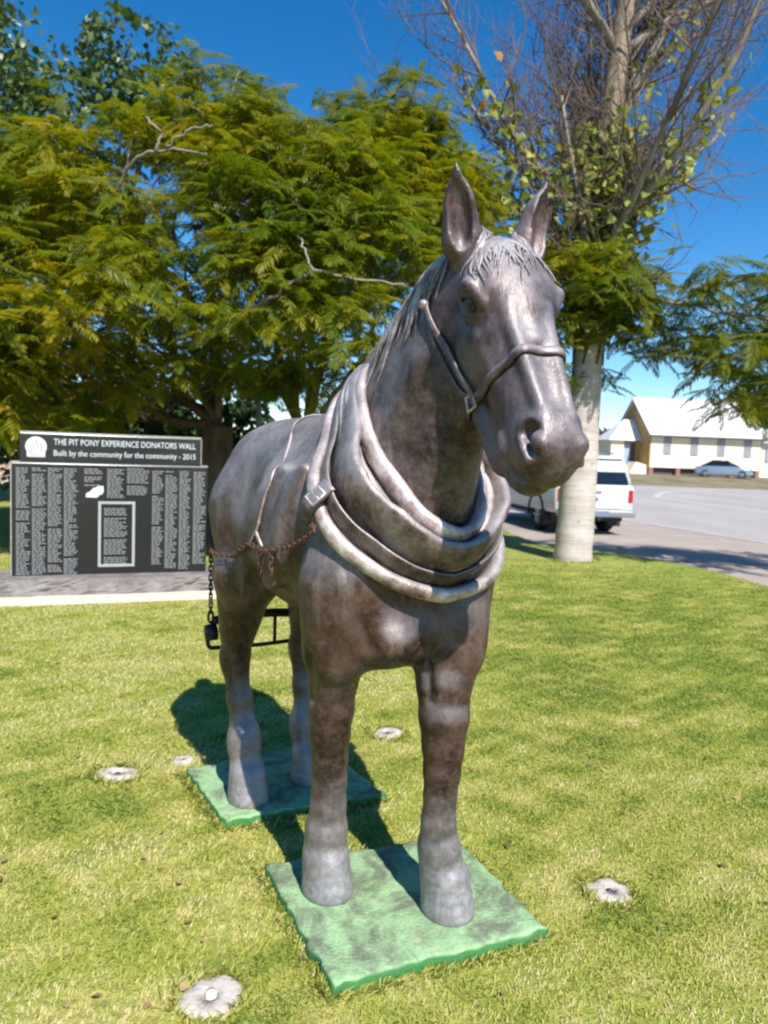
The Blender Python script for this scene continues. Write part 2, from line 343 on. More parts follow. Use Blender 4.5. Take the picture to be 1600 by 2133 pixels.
    f.cap((-0.02, 0.13, 1.50), (0.20, 0.085, 1.86), 0.07, 0.045, 0.06); f.cap((-0.02, -0.07, 1.50), (0.20, -0.055, 1.86), 0.07, 0.045, 0.06)
    f.cap((0.30, -0.20, 1.92), (0.30, -0.10, 1.70), 0.035, 0.02, 0.06, op='cut', m=True)   # throat latch
    # ---- head
    E = lambda u, v, w, r, k, op='add': f.ell(H(u, v, w), r, k, HM, op)
    K = lambda a, b, ra, rb, k, sy=1.0, op='add': f.cap(H(*a), H(*b), ra, rb, k, sy, op, False, tuple(HW))
    E(0.07, -0.13, 0, (0.13, 0.12, 0.112), 0.04)
    E(0.17, -0.105, 0, (0.17, 0.112, 0.118), 0.04)
    K((0.20, -0.082, 0), (0.60, -0.062, 0), 0.087, 0.064, 0.04, 0.88)
    K((0.26, -0.13, 0), (0.62, -0.115, 0), 0.115, 0.084, 0.05, 0.92)
    for q in (-1, 1):
        E(0.165, -0.058, q * 0.098, (0.080, 0.045, 0.044), 0.04)               # brow
        E(0.16, -0.03, 0, (0.11, 0.04, 0.085), 0.05)
        E(0.262, -0.165, q * 0.068, (0.155, 0.145, 0.052), 0.020)               # cheek disc
        K((0.33, -0.275, q * 0.055), (0.60, -0.235, q * 0.035), 0.036, 0.038, 0.04)  # jaw bar
        K((0.29, -0.105, q * 0.100), (0.45, -0.105, q * 0.078), 0.016, 0.009, 0.025)  # facial crest
        K((0.26, -0.017, q * 0.058), (0.60, -0.008, q * 0.037), 0.020, 0.018, 0.020)  # edge of the nasal bone
        E(0.16, -0.125, q * 0.135, (0.05, 0.03, 0.03), 0.03, 'cut')             # hollow above the eye
    K((0.40, 0.016, 0), (0.56, 0.014, 0), 0.016, 0.014, 0.03, 1.0, 'cut')
    E(0.640, -0.10, 0, (0.090, 0.098, 0.067), 0.05)
    E(0.690, -0.090, 0, (0.050, 0.062, 0.060), 0.035)
    E(0.665, -0.178, 0, (0.060, 0.045, 0.055), 0.03)
    K((0.48, -0.225, 0), (0.655, -0.190, 0), 0.060, 0.050, 0.04)
    for q in (-1, 1):
        E(0.645, -0.042, q * 0.048, (0.066, 0.044, 0.036), 0.025)               # nostril wings
        K((0.735, -0.140, q * 0.02), (0.64, -0.170, q * 0.088), 0.010, 0.014, 0.014, op='cut')   # mouth
        K((0.64, -0.170, q * 0.088), (0.575, -0.205, q * 0.094), 0.014, 0.009, 0.014, op='cut')
        E(0.600, -0.150, q * 0.082, (0.040, 0.018, 0.014), 0.02)                # fold of the lip
        E(0.652, -0.032, q * 0.076, (0.050, 0.036, 0.030), 0.008, 'cut')        # nostril
        E(0.664, -0.024, q * 0.056, (0.031, 0.025, 0.024), 0.008)
        E(0.668, -0.066, q * 0.078, (0.042, 0.013, 0.012), 0.012)
        E(0.196, -0.074, q * 0.138, (0.048, 0.040, 0.036), 0.008, 'cut')        # eye socket
        E(0.215, -0.115, q * 0.142, (0.050, 0.034, 0.024), 0.02, 'cut'); K((0.132, -0.112, q * 0.124), (0.168, -0.044, q * 0.134), 0.014, 0.023, 0.012); K((0.168, -0.044, q * 0.134), (0.232, -0.034, q * 0.110), 0.023, 0.011, 0.014); K((0.165, -0.085, q * 0.138), (0.185, -0.055, q * 0.138), 0.010, 0.010, 0.010)
        K((0.150, -0.124, q * 0.120), (0.215, -0.112, q * 0.122), 0.009, 0.011, 0.010); K((0.215, -0.112, q * 0.122), (0.244, -0.070, q * 0.112), 0.011, 0.009, 0.010)
        # ears: a leaf-shaped cup that opens forwards and outwards
        base = H(-0.015, -0.085, q * 0.100); tip = base + np.array([0.045, q * (0.035 if q > 0 else 0.065), 0.205])
        ax = (tip - base) / np.linalg.norm(tip - base); op_ = _Rz @ np.array([0.88, q * 0.42, 0.0]); op_ -= ax * (op_ @ ax); op_ /= np.linalg.norm(op_); sd = np.cross(ax, op_)
        ME = np.array([ax, op_, sd]); mid = base + ax * 0.11
        f.ell(mid - ax * 0.030, (0.100, 0.040, 0.049), 0.018, ME); f.ell(base + ax * 0.01, (0.06, 0.055, 0.055), 0.04, ME)
        f.cap(mid + ax * 0.02, tip, 0.036, 0.006, 0.02, sy=0.8)
        f.ell(mid + op_ * 0.046 + ax * 0.0, (0.112, 0.048, 0.036), 0.010, ME, 'cut')
    return f
def hoof(f, ho):
    for i in range(5):                                                # stacked rings flare to the ground
        t = i / 4; z = 0.175 - t * 0.125; r = 0.070 + 0.017 * t
        f.ell((ho[0] + 0.004 + 0.022 * t, ho[1], z), (r + 0.012, r, 0.04), 0.03)
    sl, X, Y, Z = f.sub((ho[0] - 0.2, ho[1] - 0.2, -0.02), (ho[0] + 0.2, ho[1] + 0.2, 0.12))
    f.a[sl] = np.maximum(f.a[sl], (PL - 0.004) - Z + 0 * X + 0 * Y)    # flat sole on the plinth

def bronze(name, tint=(1, 1, 1), top_pale=1.0, lower=1.0):
    m = Mat(name, 0.5, 0.32)
    big = m.noise(7.5, 6, 0.68); fine = m.noise(38, 5, 0.65); speck = m.noise(160, 3, 0.6)
    c = m.ramp(big, [(0.40, (0.034 * tint[0], 0.021 * tint[1], 0.017 * tint[2])), (0.51, (0.102 * tint[0], 0.073 * tint[1], 0.064 * tint[2])), (0.63, (0.175 * tint[0], 0.148 * tint[1], 0.145 * tint[2]))])
    c = m.mix(m.ramp(fine, [(0.48, 0.0), (0.70, 0.5)]), c, (0.225, 0.190, 0.185)); c = m.mix(m.ramp(speck, [(0.55, 0.0), (0.75, 0.28)]), c, (0.28, 0.25, 0.24)); c = m.mix(m.ramp(m.noise(85, 3, 0.6), [(0.52, 0.0), (0.70, 0.4)]), c, (0.030, 0.020, 0.017)); c = m.mix(m.ramp(m.noise(10, 5, 0.65, stretch=(1, 1, .14)), [(0.54, 0.0), (0.68, 0.42)]), c, (0.34, 0.315, 0.315))
    rust = m.ramp(m.noise(5.0, 6, 0.72, dist=0.6), [(0.54, 0.0), (0.66, 0.75)]); c = m.mix(rust, c, (0.13, 0.048, 0.026))
    sep = m.n('SeparateXYZ'); m.l(m.coord(), sep.inputs[0])
    brown = m.n('MapRange'); brown.inputs['From Min'].default_value = 1.55; brown.inputs['From Max'].default_value = 1.1; m.l(sep.outputs[2], brown.inputs['Value']); c = m.mix(brown.outputs[0], c, m.mix(1.0, c, (0.76, 0.60, 0.51) if lower else (1, 1, 1), 'MULTIPLY'))   # the lower body keeps its brown patina
    hx = m.n('MapRange'); hx.inputs['From Min'].default_value = 0.12; hx.inputs['From Max'].default_value = 0.32; m.l(sep.outputs[0], hx.inputs['Value']); hz = m.n('MapRange'); hz.inputs['From Min'].default_value = 1.45; hz.inputs['From Max'].default_value = 1.65; m.l(sep.outputs[2], hz.inputs['Value'])
    c = m.mix(m.math('MULTIPLY', hx.outputs[0], hz.outputs[0]), c, m.mix(1.0, c, (0.80, 0.66, 0.70) if lower else (1, 1, 1), 'MULTIPLY'))   # plum shade painted into the head colour, for face sides turned from the sun
    low = m.math('MULTIPLY', m.ramp(m.math('ADD', sep.outputs[2], m.math('MULTIPLY', m.noise(11, 4, 0.6), 0.22)), [(0.22, 1.0), (0.62, 0.0)]), 0.75)   # pale lime bloom that worked up from the plinth
    low = m.math('MULTIPLY', low, m.ramp(fine, [(0.3, 0.4), (0.7, 1.0)])); c = m.mix(low, c, (0.42, 0.42, 0.43))
    geo = m.n('NewGeometry'); sx = m.n('SeparateXYZ'); m.l(geo.outputs['Normal'], sx.inputs[0])
    mr = m.n('MapRange'); mr.inputs['From Min'].default_value = 0.02; mr.inputs['From Max'].default_value = 0.62; m.l(sx.outputs[2], mr.inputs['Value']); up = m.math('MULTIPLY', mr.outputs[0], m.ramp(m.noise(9, 5, 0.65), [(0.3, 0.25), (0.65, 0.62)]))   # paler grey, broken by noise, where faces turn upward
    c = m.mix(m.math('MULTIPLY', up, top_pale), c, (0.50, 0.48, 0.50)); m.color(c); m.rough(m.ramp(fine, [(0.3, 0.38), (0.7, 0.57)]))
    h = m.math('ADD', m.math('ADD', m.math('MULTIPLY', fine, 0.6), m.math('MULTIPLY', speck, 0.25)), m.math('MULTIPLY', m.noise(17, 3, 0.6), 0.6)); h = m.math('ADD', h, m.math('MULTIPLY', m.noise(46, 4, 0.6, stretch=(1, 1, .16)), 0.9)); m.bump(h, 0.4, 0.007)
    return m.m
M_BRONZE = bronze('weathered_bronze', (0.90, 0.83, 0.82), top_pale=0.92)
M_PALE = bronze('pale_worn_bronze', (4.7, 4.9, 5.0), lower=0)
M_HAIR = bronze('hair_bronze', (2.4, 2.6, 2.75), lower=0)
M_STRAP = bronze('strap_bronze', (1.6, 1.7, 1.8))
M_DARKB = bronze('dark_bronze', (0.5, 0.5, 0.55))

statue = empty('horse_statue', HORSE_O, HORSE_YAW, label='life-size bronze draught horse statue wearing a collar and halter, on green plinths', cat='statue')
_hf = horse_skin(); body_me = _hf.mesh('body'); del _hf
body = link('body', body_me, statue, M_BRONZE, True)
_bv = np.empty(len(body_me.vertices) * 3, np.float32); body_me.vertices.foreach_get('co', _bv); _bv = _bv.reshape(-1, 3)
_bq = np.empty(len(body_me.loops), np.int32); body_me.loops.foreach_get('vertex_index', _bq)
BV = BVHTree.FromPolygons([tuple(p) for p in _bv.tolist()], _bq.reshape(-1, 4).tolist())
def snap(p, off=0.0):
    co, no, _, d = BV.find_nearest(Vector(p)); return np.array(co + no * off), np.array(no)
# ------------------------------------------------------------------ eyes, mane, forelock
for q in (-1, 1):
    b = MB(); c0 = H(0.200, -0.082, q * 0.109); ws = []
    bm = bmesh.new(); bmesh.ops.create_uvsphere(bm, u_segments=20, v_segments=14, radius=0.030)
    for v in bm.verts: v.co = Vector(c0) + v.co
    me = bpy.data.meshes.new('eye'); bm.to_mesh(me); bm.free(); e = link('eye', me, statue, M_BRONZE, True)
    b = MB(); out = Vector(HW) * q + Vector(HV) * 0.55 + Vector(HU) * 0.1; out.normalize(); ring = []
    a1 = out.orthogonal().normalized(); a2 = out.cross(a1)
    for k in range(14):
        w = 2 * math.pi * k / 14; d = (out + (a1 * math.cos(w) + a2 * math.sin(w)) * 0.42).normalized(); ring.append(Vector(c0) + d * 0.0305)
    b.tube(ring, 0.0022, 6, closed=True); b.build('pupil', M_DARKB, e, True)

NRM = []
def drape(p, dirs, n, step, off):
    out = []; NRM.clear(); p = np.array(p, float)
    for i in range(n):
        q, no = snap(p, off); out.append(q); NRM.append(tuple(no)); d = np.array(dirs(i / (n - 1)), float); d = d - no * (d @ no); d /= np.linalg.norm(d) + 1e-9; p = q + d * step
    return out
mane = MB()
crest = catmull([(-0.27, 0.03, 1.885), (-0.16, 0.03, 1.99), (-0.02, 0.03, 2.09), (0.12, 0.03, 2.15), (0.27, 0.03, 2.19), (0.37, 0.03, 2.21)], 10)
for lay in range(2):
    for i in range(62):
        t = i / 61 * (len(crest) - 1.001); k = int(t); p = crest[k] + (crest[k + 1] - crest[k]) * (t - k) + rng.normal(0, 0.006, 3); tt = t / len(crest)
        side = -1
        a = rng.uniform(-0.25, 0.25); cv = rng.uniform(-0.5, 0.5); n = 13; L = rng.uniform(0.20, 0.36) * (1.0 if lay == 0 else 0.65) * (0.75 + 0.4 * math.sin(math.pi * tt))
        pts = drape(p, lambda s: (-0.30 + a + cv * math.sin(s * 5), side * 0.75 * (1 - s) - 0.05, -0.75 - 0.5 * s), n, L / n, 0.006 + 0.009 * lay)
        r0 = rng.uniform(0.010, 0.017); rr = [r0 * (0.75 + 0.25 * math.sin(math.pi * min(1, j / n * 1.3))) * (1 - (j / (n - 1)) ** 2.2 * 0.85) for j in range(n)]
        mane.tube(pts, rr, 7, flat=0.6, up=list(NRM))
mane.build('mane', M_HAIR, statue, True)
fore = MB()
for i in range(135):
    w = rng.uniform(-0.062, 0.075); p = H(rng.uniform(-0.05, 0.05), -0.045, w); q = 1 if w > 0.02 + rng.normal(0, .02) else -1; n = 13
    L = (rng.uniform(0.09, 0.17) if w < -0.03 else rng.uniform(0.10, 0.25)) * (1.0 if q < 0 else 0.8); sp = rng.uniform(0.0, 0.75); ph = rng.uniform(0, 6)
    def fd(s, q=q, sp=sp, ph=ph):
        return HU * (0.55 + 0.6 * s) + HW * (q * sp * (1.1 - 1.2 * s) + 0.38 * math.sin(ph + 5.5 * s))
    pts = drape(p, fd, n, L / n, 0.003 + 0.004 * rng.random())
    if any(abs((pt - HP) @ HW) > 0.104 for pt in pts[:5]): continue
    r0 = rng.uniform(0.0055, 0.010); fore.tube(pts, [r0 * (0.7 + 0.3 * math.sin(math.pi * j / (n - 1))) * (1 - (j / (n - 1)) ** 2 * 0.85) for j in range(n)], 7, flat=0.5, up=list(NRM))
fore.build('forelock', M_HAIR, statue, True)

# ------------------------------------------------------------------ collar
CN = np.array([0.77, 0, 0.64]); CUP = np.array([-0.64, 0, 0.77]); CC = np.array([-0.035, 0.035, 1.505])
NPH = 96
def section(a):
    """Outline of the skin cut by the collar's plane shifted by a along its normal, as smoothed radii over the angle."""
    c = CC + CN * a; rad = np.empty(NPH)
    for k in range(NPH):
        w = 2 * math.pi * k / NPH; d = np.array([0, 1.0, 0]) * math.sin(w) + CUP * math.cos(w)
        hit = BV.ray_cast(Vector(c + d * 0.75), Vector(-d))[0]
        rad[k] = np.linalg.norm(np.array(hit) - c) if hit is not None else np.nan
    bad = np.isnan(rad); rad[bad] = np.nanmean(rad)
    for _ in range(26): rad = 0.5 * rad + 0.25 * (np.roll(rad, 1) + np.roll(rad, -1))
    return c, rad
def ring_at(a, off, v=0.0, top=0.0):
    c, rad = section(a); P = []
    for k in range(NPH):
        w = 2 * math.pi * k / NPH; d = np.array([0, 1.0, 0]) * math.sin(w) + CUP * math.cos(w); wb = abs((w - math.pi)); wt = min(w, 2 * math.pi - w)
        P.append(c + d * (rad[k] + off + v * max(0, 1 - wb / 0.7) + top * max(0, 1 - wt / 0.5) ** 1.5) + CN * (0.05 * math.cos(w) * 0))
    return P
UPR = [tuple(np.array([0, 1.0, 0]) * math.sin(2 * math.pi * k / NPH) + CUP * math.cos(2 * math.pi * k / NPH)) for k in range(NPH)]
TW = [0.72 + 0.28 * min(1, min(k, NPH - k) / (NPH * 0.22)) for k in range(NPH)]      # the pads taper to the top
def roll(nm, a, off, r, fl, mt, par, v=0.035, top=0.02):
    return MB().tube([tuple(p) for p in ring_at(a, off, v, top)], [r * t * (1 + 0.035 * math.sin(k * 0.55 + 40 * a) + 0.02 * math.sin(k * 1.37 + 90 * a)) for k, t in enumerate(TW)], 12, flat=fl, up=UPR, closed=True).build(nm, mt, par, True)
collar = roll('horse_collar', 0.045, 0.020, 0.115, 0.28, M_STRAP, statue)
roll('collar_roll', -0.030, 0.034, 0.028, 0.8, M_PALE, collar)
roll('hame_strap', 0.014, 0.042, 0.036, 0.28, M_BRONZE, collar)
roll('collar_roll', 0.058, 0.042, 0.021, 0.8, M_PALE, collar)
roll('collar_roll', 0.090, 0.036, 0.022, 0.9, M_PALE, collar)
roll('collar_roll', 0.130, 0.014, 0.036, 0.65, M_PALE, collar)
# hame tug: the short strap with its buckle that carries the trace chain, one on each side
HOOKS = {}
_g = lambda a, w, off: section(a)[0] + (np.array([0, 1.0, 0]) * math.sin(w) + CUP * math.cos(w)) * (section(a)[1][int(round(w / (2 * math.pi) * NPH)) % NPH] + off)
for q in (-1, 1):
    w0 = math.pi * 2 - R(100) if q < 0 else R(100)
    s0, s1, s2 = _g(0.045, w0, 0.074), _g(-0.02, w0 + q * 0.06, 0.076), _g(-0.085, w0 + q * 0.12, 0.024); n_ = np.array([0, 1.0, 0]) * math.sin(w0) + CUP * math.cos(w0)
    path = catmull([s0, s1, s2], 6); st = MB().tube([tuple(p) for p in path], 0.034, 10, flat=0.30, up=tuple(n_)).build('hame_tug', M_DARKB, collar, True)
    b = MB(); t = (s1 - s0) / np.linalg.norm(s1 - s0); sd = np.cross(n_, t); o = s0 + (s1 - s0) * .5 + n_ * 0.014
    b.tube([tuple(o + t * a * 0.026 + sd * d * 0.033) for a, d in ((-1, -1), (1, -1), (1, 1), (-1, 1))], 0.0055, 8, closed=True, up=tuple(n_)); b.tube([tuple(o - sd * 0.033), tuple(o + sd * 0.033)], 0.004, 6)
    b.build('buckle', M_PALE, st, True); HOOKS[q] = s2
# ------------------------------------------------------------------ halter
halter = MB()
def strap(name, pts, r, off, parent, mat=M_STRAP, flat=0.4, n=8):
    P = catmull([H(*p) for p in pts], n); Q = []; U = []
    for p in P:
        s, no = snap(p, 0.0); Q.append(s + no * off); U.append(no)
    Q = np.array(Q); Q[1:-1] = 0.5 * Q[1:-1] + 0.25 * (Q[2:] + Q[:-2])
    return MB().tube([tuple(p) for p in Q], r, 8, flat=flat, up=[tuple(u) for u in U]).build(name, mat, parent, True)
hal = strap('halter', [(0.406, -0.225, -0.085), (0.42, -0.142, -0.085), (0.417, -0.06, -0.075), (0.408, -0.003, -0.055), (0.402, 0.0, 0.0), (0.408, -0.003, 0.055), (0.417, -0.06, 0.075), (0.42, -0.142, 0.085), (0.406, -0.225, 0.085)], 0.0145, 0.006, statue)
strap('jaw_strap', [(0.406, -0.225, -0.085), (0.425, -0.29, -0.07), (0.43, -0.335, 0.0), (0.425, -0.29, 0.07), (0.406, -0.225, 0.085)], 0.014, 0.008, hal)
for q in (-1, 1):
    strap('cheek_strap', [(0.0, -0.235, q * 0.12), (0.056, -0.262, q * 0.15), (0.209, -0.248, q * 0.128), (0.357, -0.215, q * 0.11), (0.402, -0.222, q * 0.088)], 0.0115, 0.010, hal)
    strap('throat_strap', [(0.05, -0.268, q * 0.15), (0.20, -0.285, q * 0.13), (0.34, -0.27, q * 0.11), (0.402, -0.230, q * 0.088)], 0.0095, 0.006, hal, M_BRONZE)
    o, no = snap(H(0.410, -0.232, q * 0.088), 0.018); b = MB(); t1 = HU; t2 = np.cross(no, t1)
    b.tube([tuple(o + t1 * a * 0.022 + t2 * d * 0.017) for a, d in ((-1, -1), (1, -1), (1, 1), (-1, 1))], 0.0055, 8, closed=True, up=tuple(no)); b.build('halter_ring', M_PALE, hal, True)
    o, no = snap(H(0.052, -0.262, q * 0.15), 0.016); b = MB(); b.tube([tuple(o + no * -.01), tuple(o + no * .008)], [0.016, 0.013], 10); b.build('halter_stud', M_PALE, hal, True)
o, no = snap(H(0.43, -0.335, 0.0), 0.012)
# ------------------------------------------------------------------ back band: a thin strap over the back that forks to hold the trace chains
for q in (-1, 1):
    seq = [(-0.66, 0.0, 1.70), (-0.63, q * 0.115, 1.687), (-0.50, q * 0.22, 1.63), (-0.40, q * 0.31, 1.50), (-0.405, q * 0.33, 1.43), (-0.42, q * 0.34, 1.33), (-0.435, q * 0.345, 1.29)]
    def lay(seq, r, nm, par):
        Q = []; U = []
        for p in catmull(seq, 8): s, no = snap(p, 0.005); Q.append(tuple(s)); U.append(tuple(no))
        return MB().tube(Q, r, 7, flat=0.5, up=U).build(nm, M_PALE, par, True)
    bb = lay(seq, 0.0075, 'back_band', statue)
    lay([(-0.435, q * 0.345, 1.29), (-0.49, q * 0.345, 1.238)], 0.007, 'band_fork', bb); lay([(-0.435, q * 0.345, 1.29), (-0.40, q * 0.345, 1.238)], 0.009, 'band_fork', bb)

# ------------------------------------------------------------------ trace chains (loose iron, hung from the collar and the back band)
M_RUST = Mat('rusty_chain', 0.75, 0.35); M_RUST.color(M_RUST.ramp(M_RUST.noise(60, 4), [(0.35, (0.09, 0.04, 0.026)), (0.6, (0.17, 0.085, 0.058)), (0.8, (0.22, 0.145, 0.115))])); M_RUST = M_RUST.m
M_BLACK = plain('black_iron', (0.02, 0.02, 0.022), 0.5, 0.3)
def link_mesh(L, W, r):
    pts = []
    for k in range(12):
        w = 2 * math.pi * k / 12; x = math.cos(w) * W; z = math.sin(w) * W; pts.append((x, 0, z + (L if z > 1e-4 else -L if z < -1e-4 else 0)))
    b = MB().tube(pts, r, 6, closed=True, up=(0, 1, 0)); me = bpy.data.meshes.new('chain_link'); me.from_pydata(b.v, [], b.f); me.update()
    me.polygons.foreach_set('use_smooth', [True] * len(me.polygons)); return me
LINK = link_mesh(0.0055, 0.0082, 0.0029); LINK.materials.append(M_RUST)
LINKB = link_mesh(0.008, 0.0085, 0.0034); LINKB.materials.append(M_BLACK)
def run_chain(parent, pts, me, pitch=0.0215, nm='chain_link'):
    P = np.array(pts); seg = np.linalg.norm(np.diff(P, axis=0), axis=1); s = np.concatenate([[0], np.cumsum(seg)]); k = 0; d = pitch / 2
    while d < s[-1]:
        i = min(np.searchsorted(s, d) - 1, len(seg) - 1); p = P[i] + (P[i + 1] - P[i]) * ((d - s[i]) / seg[i]); t = Vector(P[i + 1] - P[i]).normalized()
        o = link(nm, me, parent); a = t.to_track_quat('Z', 'Y').to_matrix().to_4x4() @ Matrix.Rotation(R(90 * (k % 2) + rng.uniform(-14, 14)), 4, 'Z'); a.translation = Vector(p); o.matrix_local = a; d += pitch; k += 1
def onskin(pts, off=0.012, n=10):
    return [snap(p, off)[0] if (np.array(p) - snap(p, 0)[0]) @ snap(p, 0)[1] < off else np.array(p) for p in catmull(pts, n)]
for q in (-1, 1):
    hk = HOOKS[q]
    ch = empty('trace_chain', HORSE_O, HORSE_YAW, label=('rusty trace chain sagging along the sunlit near flank of the horse statue' if q < 0 else 'rusty trace chain along the far flank, hidden behind the horse statue'), cat='chain', group='trace chains of the harness')
    seq = [hk, (0.042, q * 0.345, 1.345), (-0.10, q * 0.345, 1.285), (-0.22, q * 0.345, 1.255), (-0.32, q * 0.352, 1.238), (-0.40, q * 0.352, 1.237), (-0.49, q * 0.350, 1.242)]
    run_chain(ch, onskin(seq), LINK)
    seq = [(-0.49, q * 0.350, 1.242), (-0.62, q * 0.34, 1.19), (-0.78, q * 0.315, 1.155), (-0.90, q * 0.345, 1.15), (-1.02, q * 0.305, 1.15), (-1.16, q * 0.27, 1.17), (-1.22, q * 0.25, 1.17)]
    run_chain(ch, onskin(seq), LINK)
    for p0 in ((-0.362, q * 0.352, 1.232), (-0.268, q * 0.350, 1.242)):
        run_chain(ch, [p0, np.array(p0) + (-.005, 0, -0.08)], LINK, nm='hanging_link')
    run_chain(ch, catmull([(-1.22, q * 0.25, 1.17), (-1.23, q * 0.245, 0.97), (-1.235, q * 0.24, 0.825)], 8), LINKB)
# ------------------------------------------------------------------ swingletree behind the hocks
sw = empty('swingletree', HORSE_O, HORSE_YAW, label='black iron swingletree frame hanging behind the hind legs of the horse statue', cat='swingletree')
SX = -1.235
MB().tube(catmull([(SX, -0.23, 0.785), (SX, -0.08, 0.80), (SX, 0.08, 0.80), (SX, 0.23, 0.785)], 6), 0.021, 10).build('wooden_bar', M_BLACK, sw, True)
MB().tube(catmull([(SX, -0.255, 0.73), (SX, -0.245, 0.665), (SX, -0.19, 0.656), (SX, 0.0, 0.650), (SX, 0.19, 0.656), (SX, 0.245, 0.665), (SX, 0.255, 0.73)], 6), 0.010, 8).build('curved_rod', M_BLACK, sw, True)
for y in (-0.08, 0.08): MB().tube([(SX, y, 0.80), (SX, y, 0.652)], 0.009, 8).build('strut', M_BLACK, sw, True)
for q in (-1, 1):
    MB().tube([(SX, q * 0.215, 0.735), (SX, q * 0.26, 0.73)], [0.042, 0.038], 10).build('end_block', M_BLACK, sw, True)
    MB().tube([(SX, q * 0.24 + 0.012 * math.cos(w), 0.805 + 0.028 * math.sin(w)) for w in [k * math.pi / 5 for k in range(10)]], 0.006, 6, closed=True).build('shackle', M_BLACK, sw, True)
# ================================================================== plinths, stones
m = Mat('worn_green_paint', 0.75, 0, 0.3); a = m.noise(4.6, 6, 0.72, dist=0.5); b = m.noise(22, 5, 0.7)
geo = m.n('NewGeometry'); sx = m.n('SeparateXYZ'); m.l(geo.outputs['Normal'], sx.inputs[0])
c = m.ramp(b, [(0.3, (0.22, 0.41, 0.185)), (0.7, (0.38, 0.54, 0.30))])
c = m.mix(m.ramp(a, [(0.45, 0.0), (0.60, 0.85)]), c, (0.13, 0.135, 0.095)); c = m.mix(m.ramp(m.noise(8, 5, 0.7), [(0.56, 0.0), (0.70, 0.7)]), c, (0.25, 0.20, 0.13))
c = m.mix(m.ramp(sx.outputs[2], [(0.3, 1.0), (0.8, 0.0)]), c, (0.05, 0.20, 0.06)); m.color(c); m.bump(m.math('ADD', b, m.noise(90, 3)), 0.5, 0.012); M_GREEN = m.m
def slab(corners, label):
    P = []
    for i in range(4):
        a, b = np.array(corners[i]), np.array(corners[(i + 1) % 4])
        for k in range(22): P.append(a + (b - a) * k / 22 + rng.normal(0, 0.0050, 2))
    P = np.array(P); n = len(P); c = P.mean(0); rings = [(1.0, -0.03, .002), (1.004, 0.010, .003), (0.998, 0.032, .003), (0.988, 0.0390, .0015), (0.95, 0.0416, .0006), (0.6, 0.042, .001), (0.3, 0.042, .0)]; V = []
    for s, z, j in rings: V += [(*(c + (p - c) * s), z + rng.normal(0, j)) for p in P]
    V.append((*c, 0.042)); F = [(r * n + i, r * n + (i + 1) % n, (r + 1) * n + (i + 1) % n, (r + 1) * n + i) for r in range(len(rings) - 1) for i in range(n)]
    T = [((len(rings) - 1) * n + i, (len(rings) - 1) * n + (i + 1) % n, len(V) - 1) for i in range(n)]
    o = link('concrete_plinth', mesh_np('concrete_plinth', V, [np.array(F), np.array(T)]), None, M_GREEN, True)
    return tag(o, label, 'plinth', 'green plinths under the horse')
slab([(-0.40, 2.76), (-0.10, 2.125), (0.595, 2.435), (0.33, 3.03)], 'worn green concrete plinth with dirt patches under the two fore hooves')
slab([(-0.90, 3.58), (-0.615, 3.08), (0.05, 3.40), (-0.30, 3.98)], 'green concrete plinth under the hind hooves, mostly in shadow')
m = Mat('pale_concrete', 0.9, 0, 0.2); f = m.noise(14, 5, 0.7); m.color(m.ramp(f, [(0.3, (0.26, 0.22, 0.18)), (0.5, (0.48, 0.43, 0.38)), (0.75, (0.64, 0.60, 0.56))])); m.bump(m.noise(40, 5), 0.6, 0.012); M_STONE = m.m
M_HOLE = plain('dark_fitting', (0.07, 0.065, 0.06), 0.7); M_WHITE = plain('white_plastic', (0.78, 0.77, 0.75), 0.4, var=0.04)
def sprinkler(x, y, r, label, cap_white=False):
    n = 26; ph = rng.uniform(0, 6, 5); root = empty('sprinkler_surround', (x, y, 0), rng.uniform(0, 3), label=label, cat='sprinkler surround', group='concrete sprinkler surrounds set in the lawn')
    rad = [r * (1 + 0.09 * math.sin(2 * w + ph[0]) + 0.06 * math.sin(3 * w + ph[1]) + 0.025 * math.sin(7 * w + ph[2]) + rng.normal(0, .055)) for w in [2 * math.pi * k / n for k in range(n)]]
    V = []; rings = [(1.0, -0.02), (0.98, 0.008), (0.88, 0.014), (0.60, 0.017), (0.30, 0.016), (0.27, -0.01)]
    for s, z in rings:
        for k in range(n):
            w = 2 * math.pi * k / n; V.append((math.cos(w) * (rad[k] if s > .8 else r) * s * 1.12, math.sin(w) * (rad[k] if s > .8 else r) * s * 0.9, z + (rng.normal(0, .0015) if 0.3 < s < 0.99 else 0)))
    F = [(q * n + i, q * n + (i + 1) % n, (q + 1) * n + (i + 1) % n, (q + 1) * n + i) for q in range(len(rings) - 1) for i in range(n)]
    link('concrete_collar', mesh_np('concrete_collar', V, F), root, M_STONE, True)
    b = MB(); rr = r * 0.19; b.tube([(0, 0, -0.015), (0, 0, 0.010 if not cap_white else 0.022)], rr, 14); b.tube([(0, 0, 0.0), (0, 0, 0.014 if not cap_white else 0.027)], rr * 0.55, 10); b.build('sprinkler_head', M_WHITE if cap_white else M_HOLE, root, True)
sprinkler(-0.449, 2.103, 0.085, 'largest pale concrete sprinkler surround with a white cap, at the bottom edge', True)
sprinkler(0.885, 2.721, 0.078, 'pale concrete sprinkler surround in the grass to the right of the front plinth')
sprinkler(-1.231, 3.568, 0.090, 'pale concrete sprinkler surround in open grass to the left of the plinths')
sprinkler(0.068, 4.228, 0.085, 'pale concrete sprinkler surround seen between the two forelegs')
sprinkler(-0.965, 3.76, 0.048, 'small pale concrete lump touching the corner of the rear green plinth')

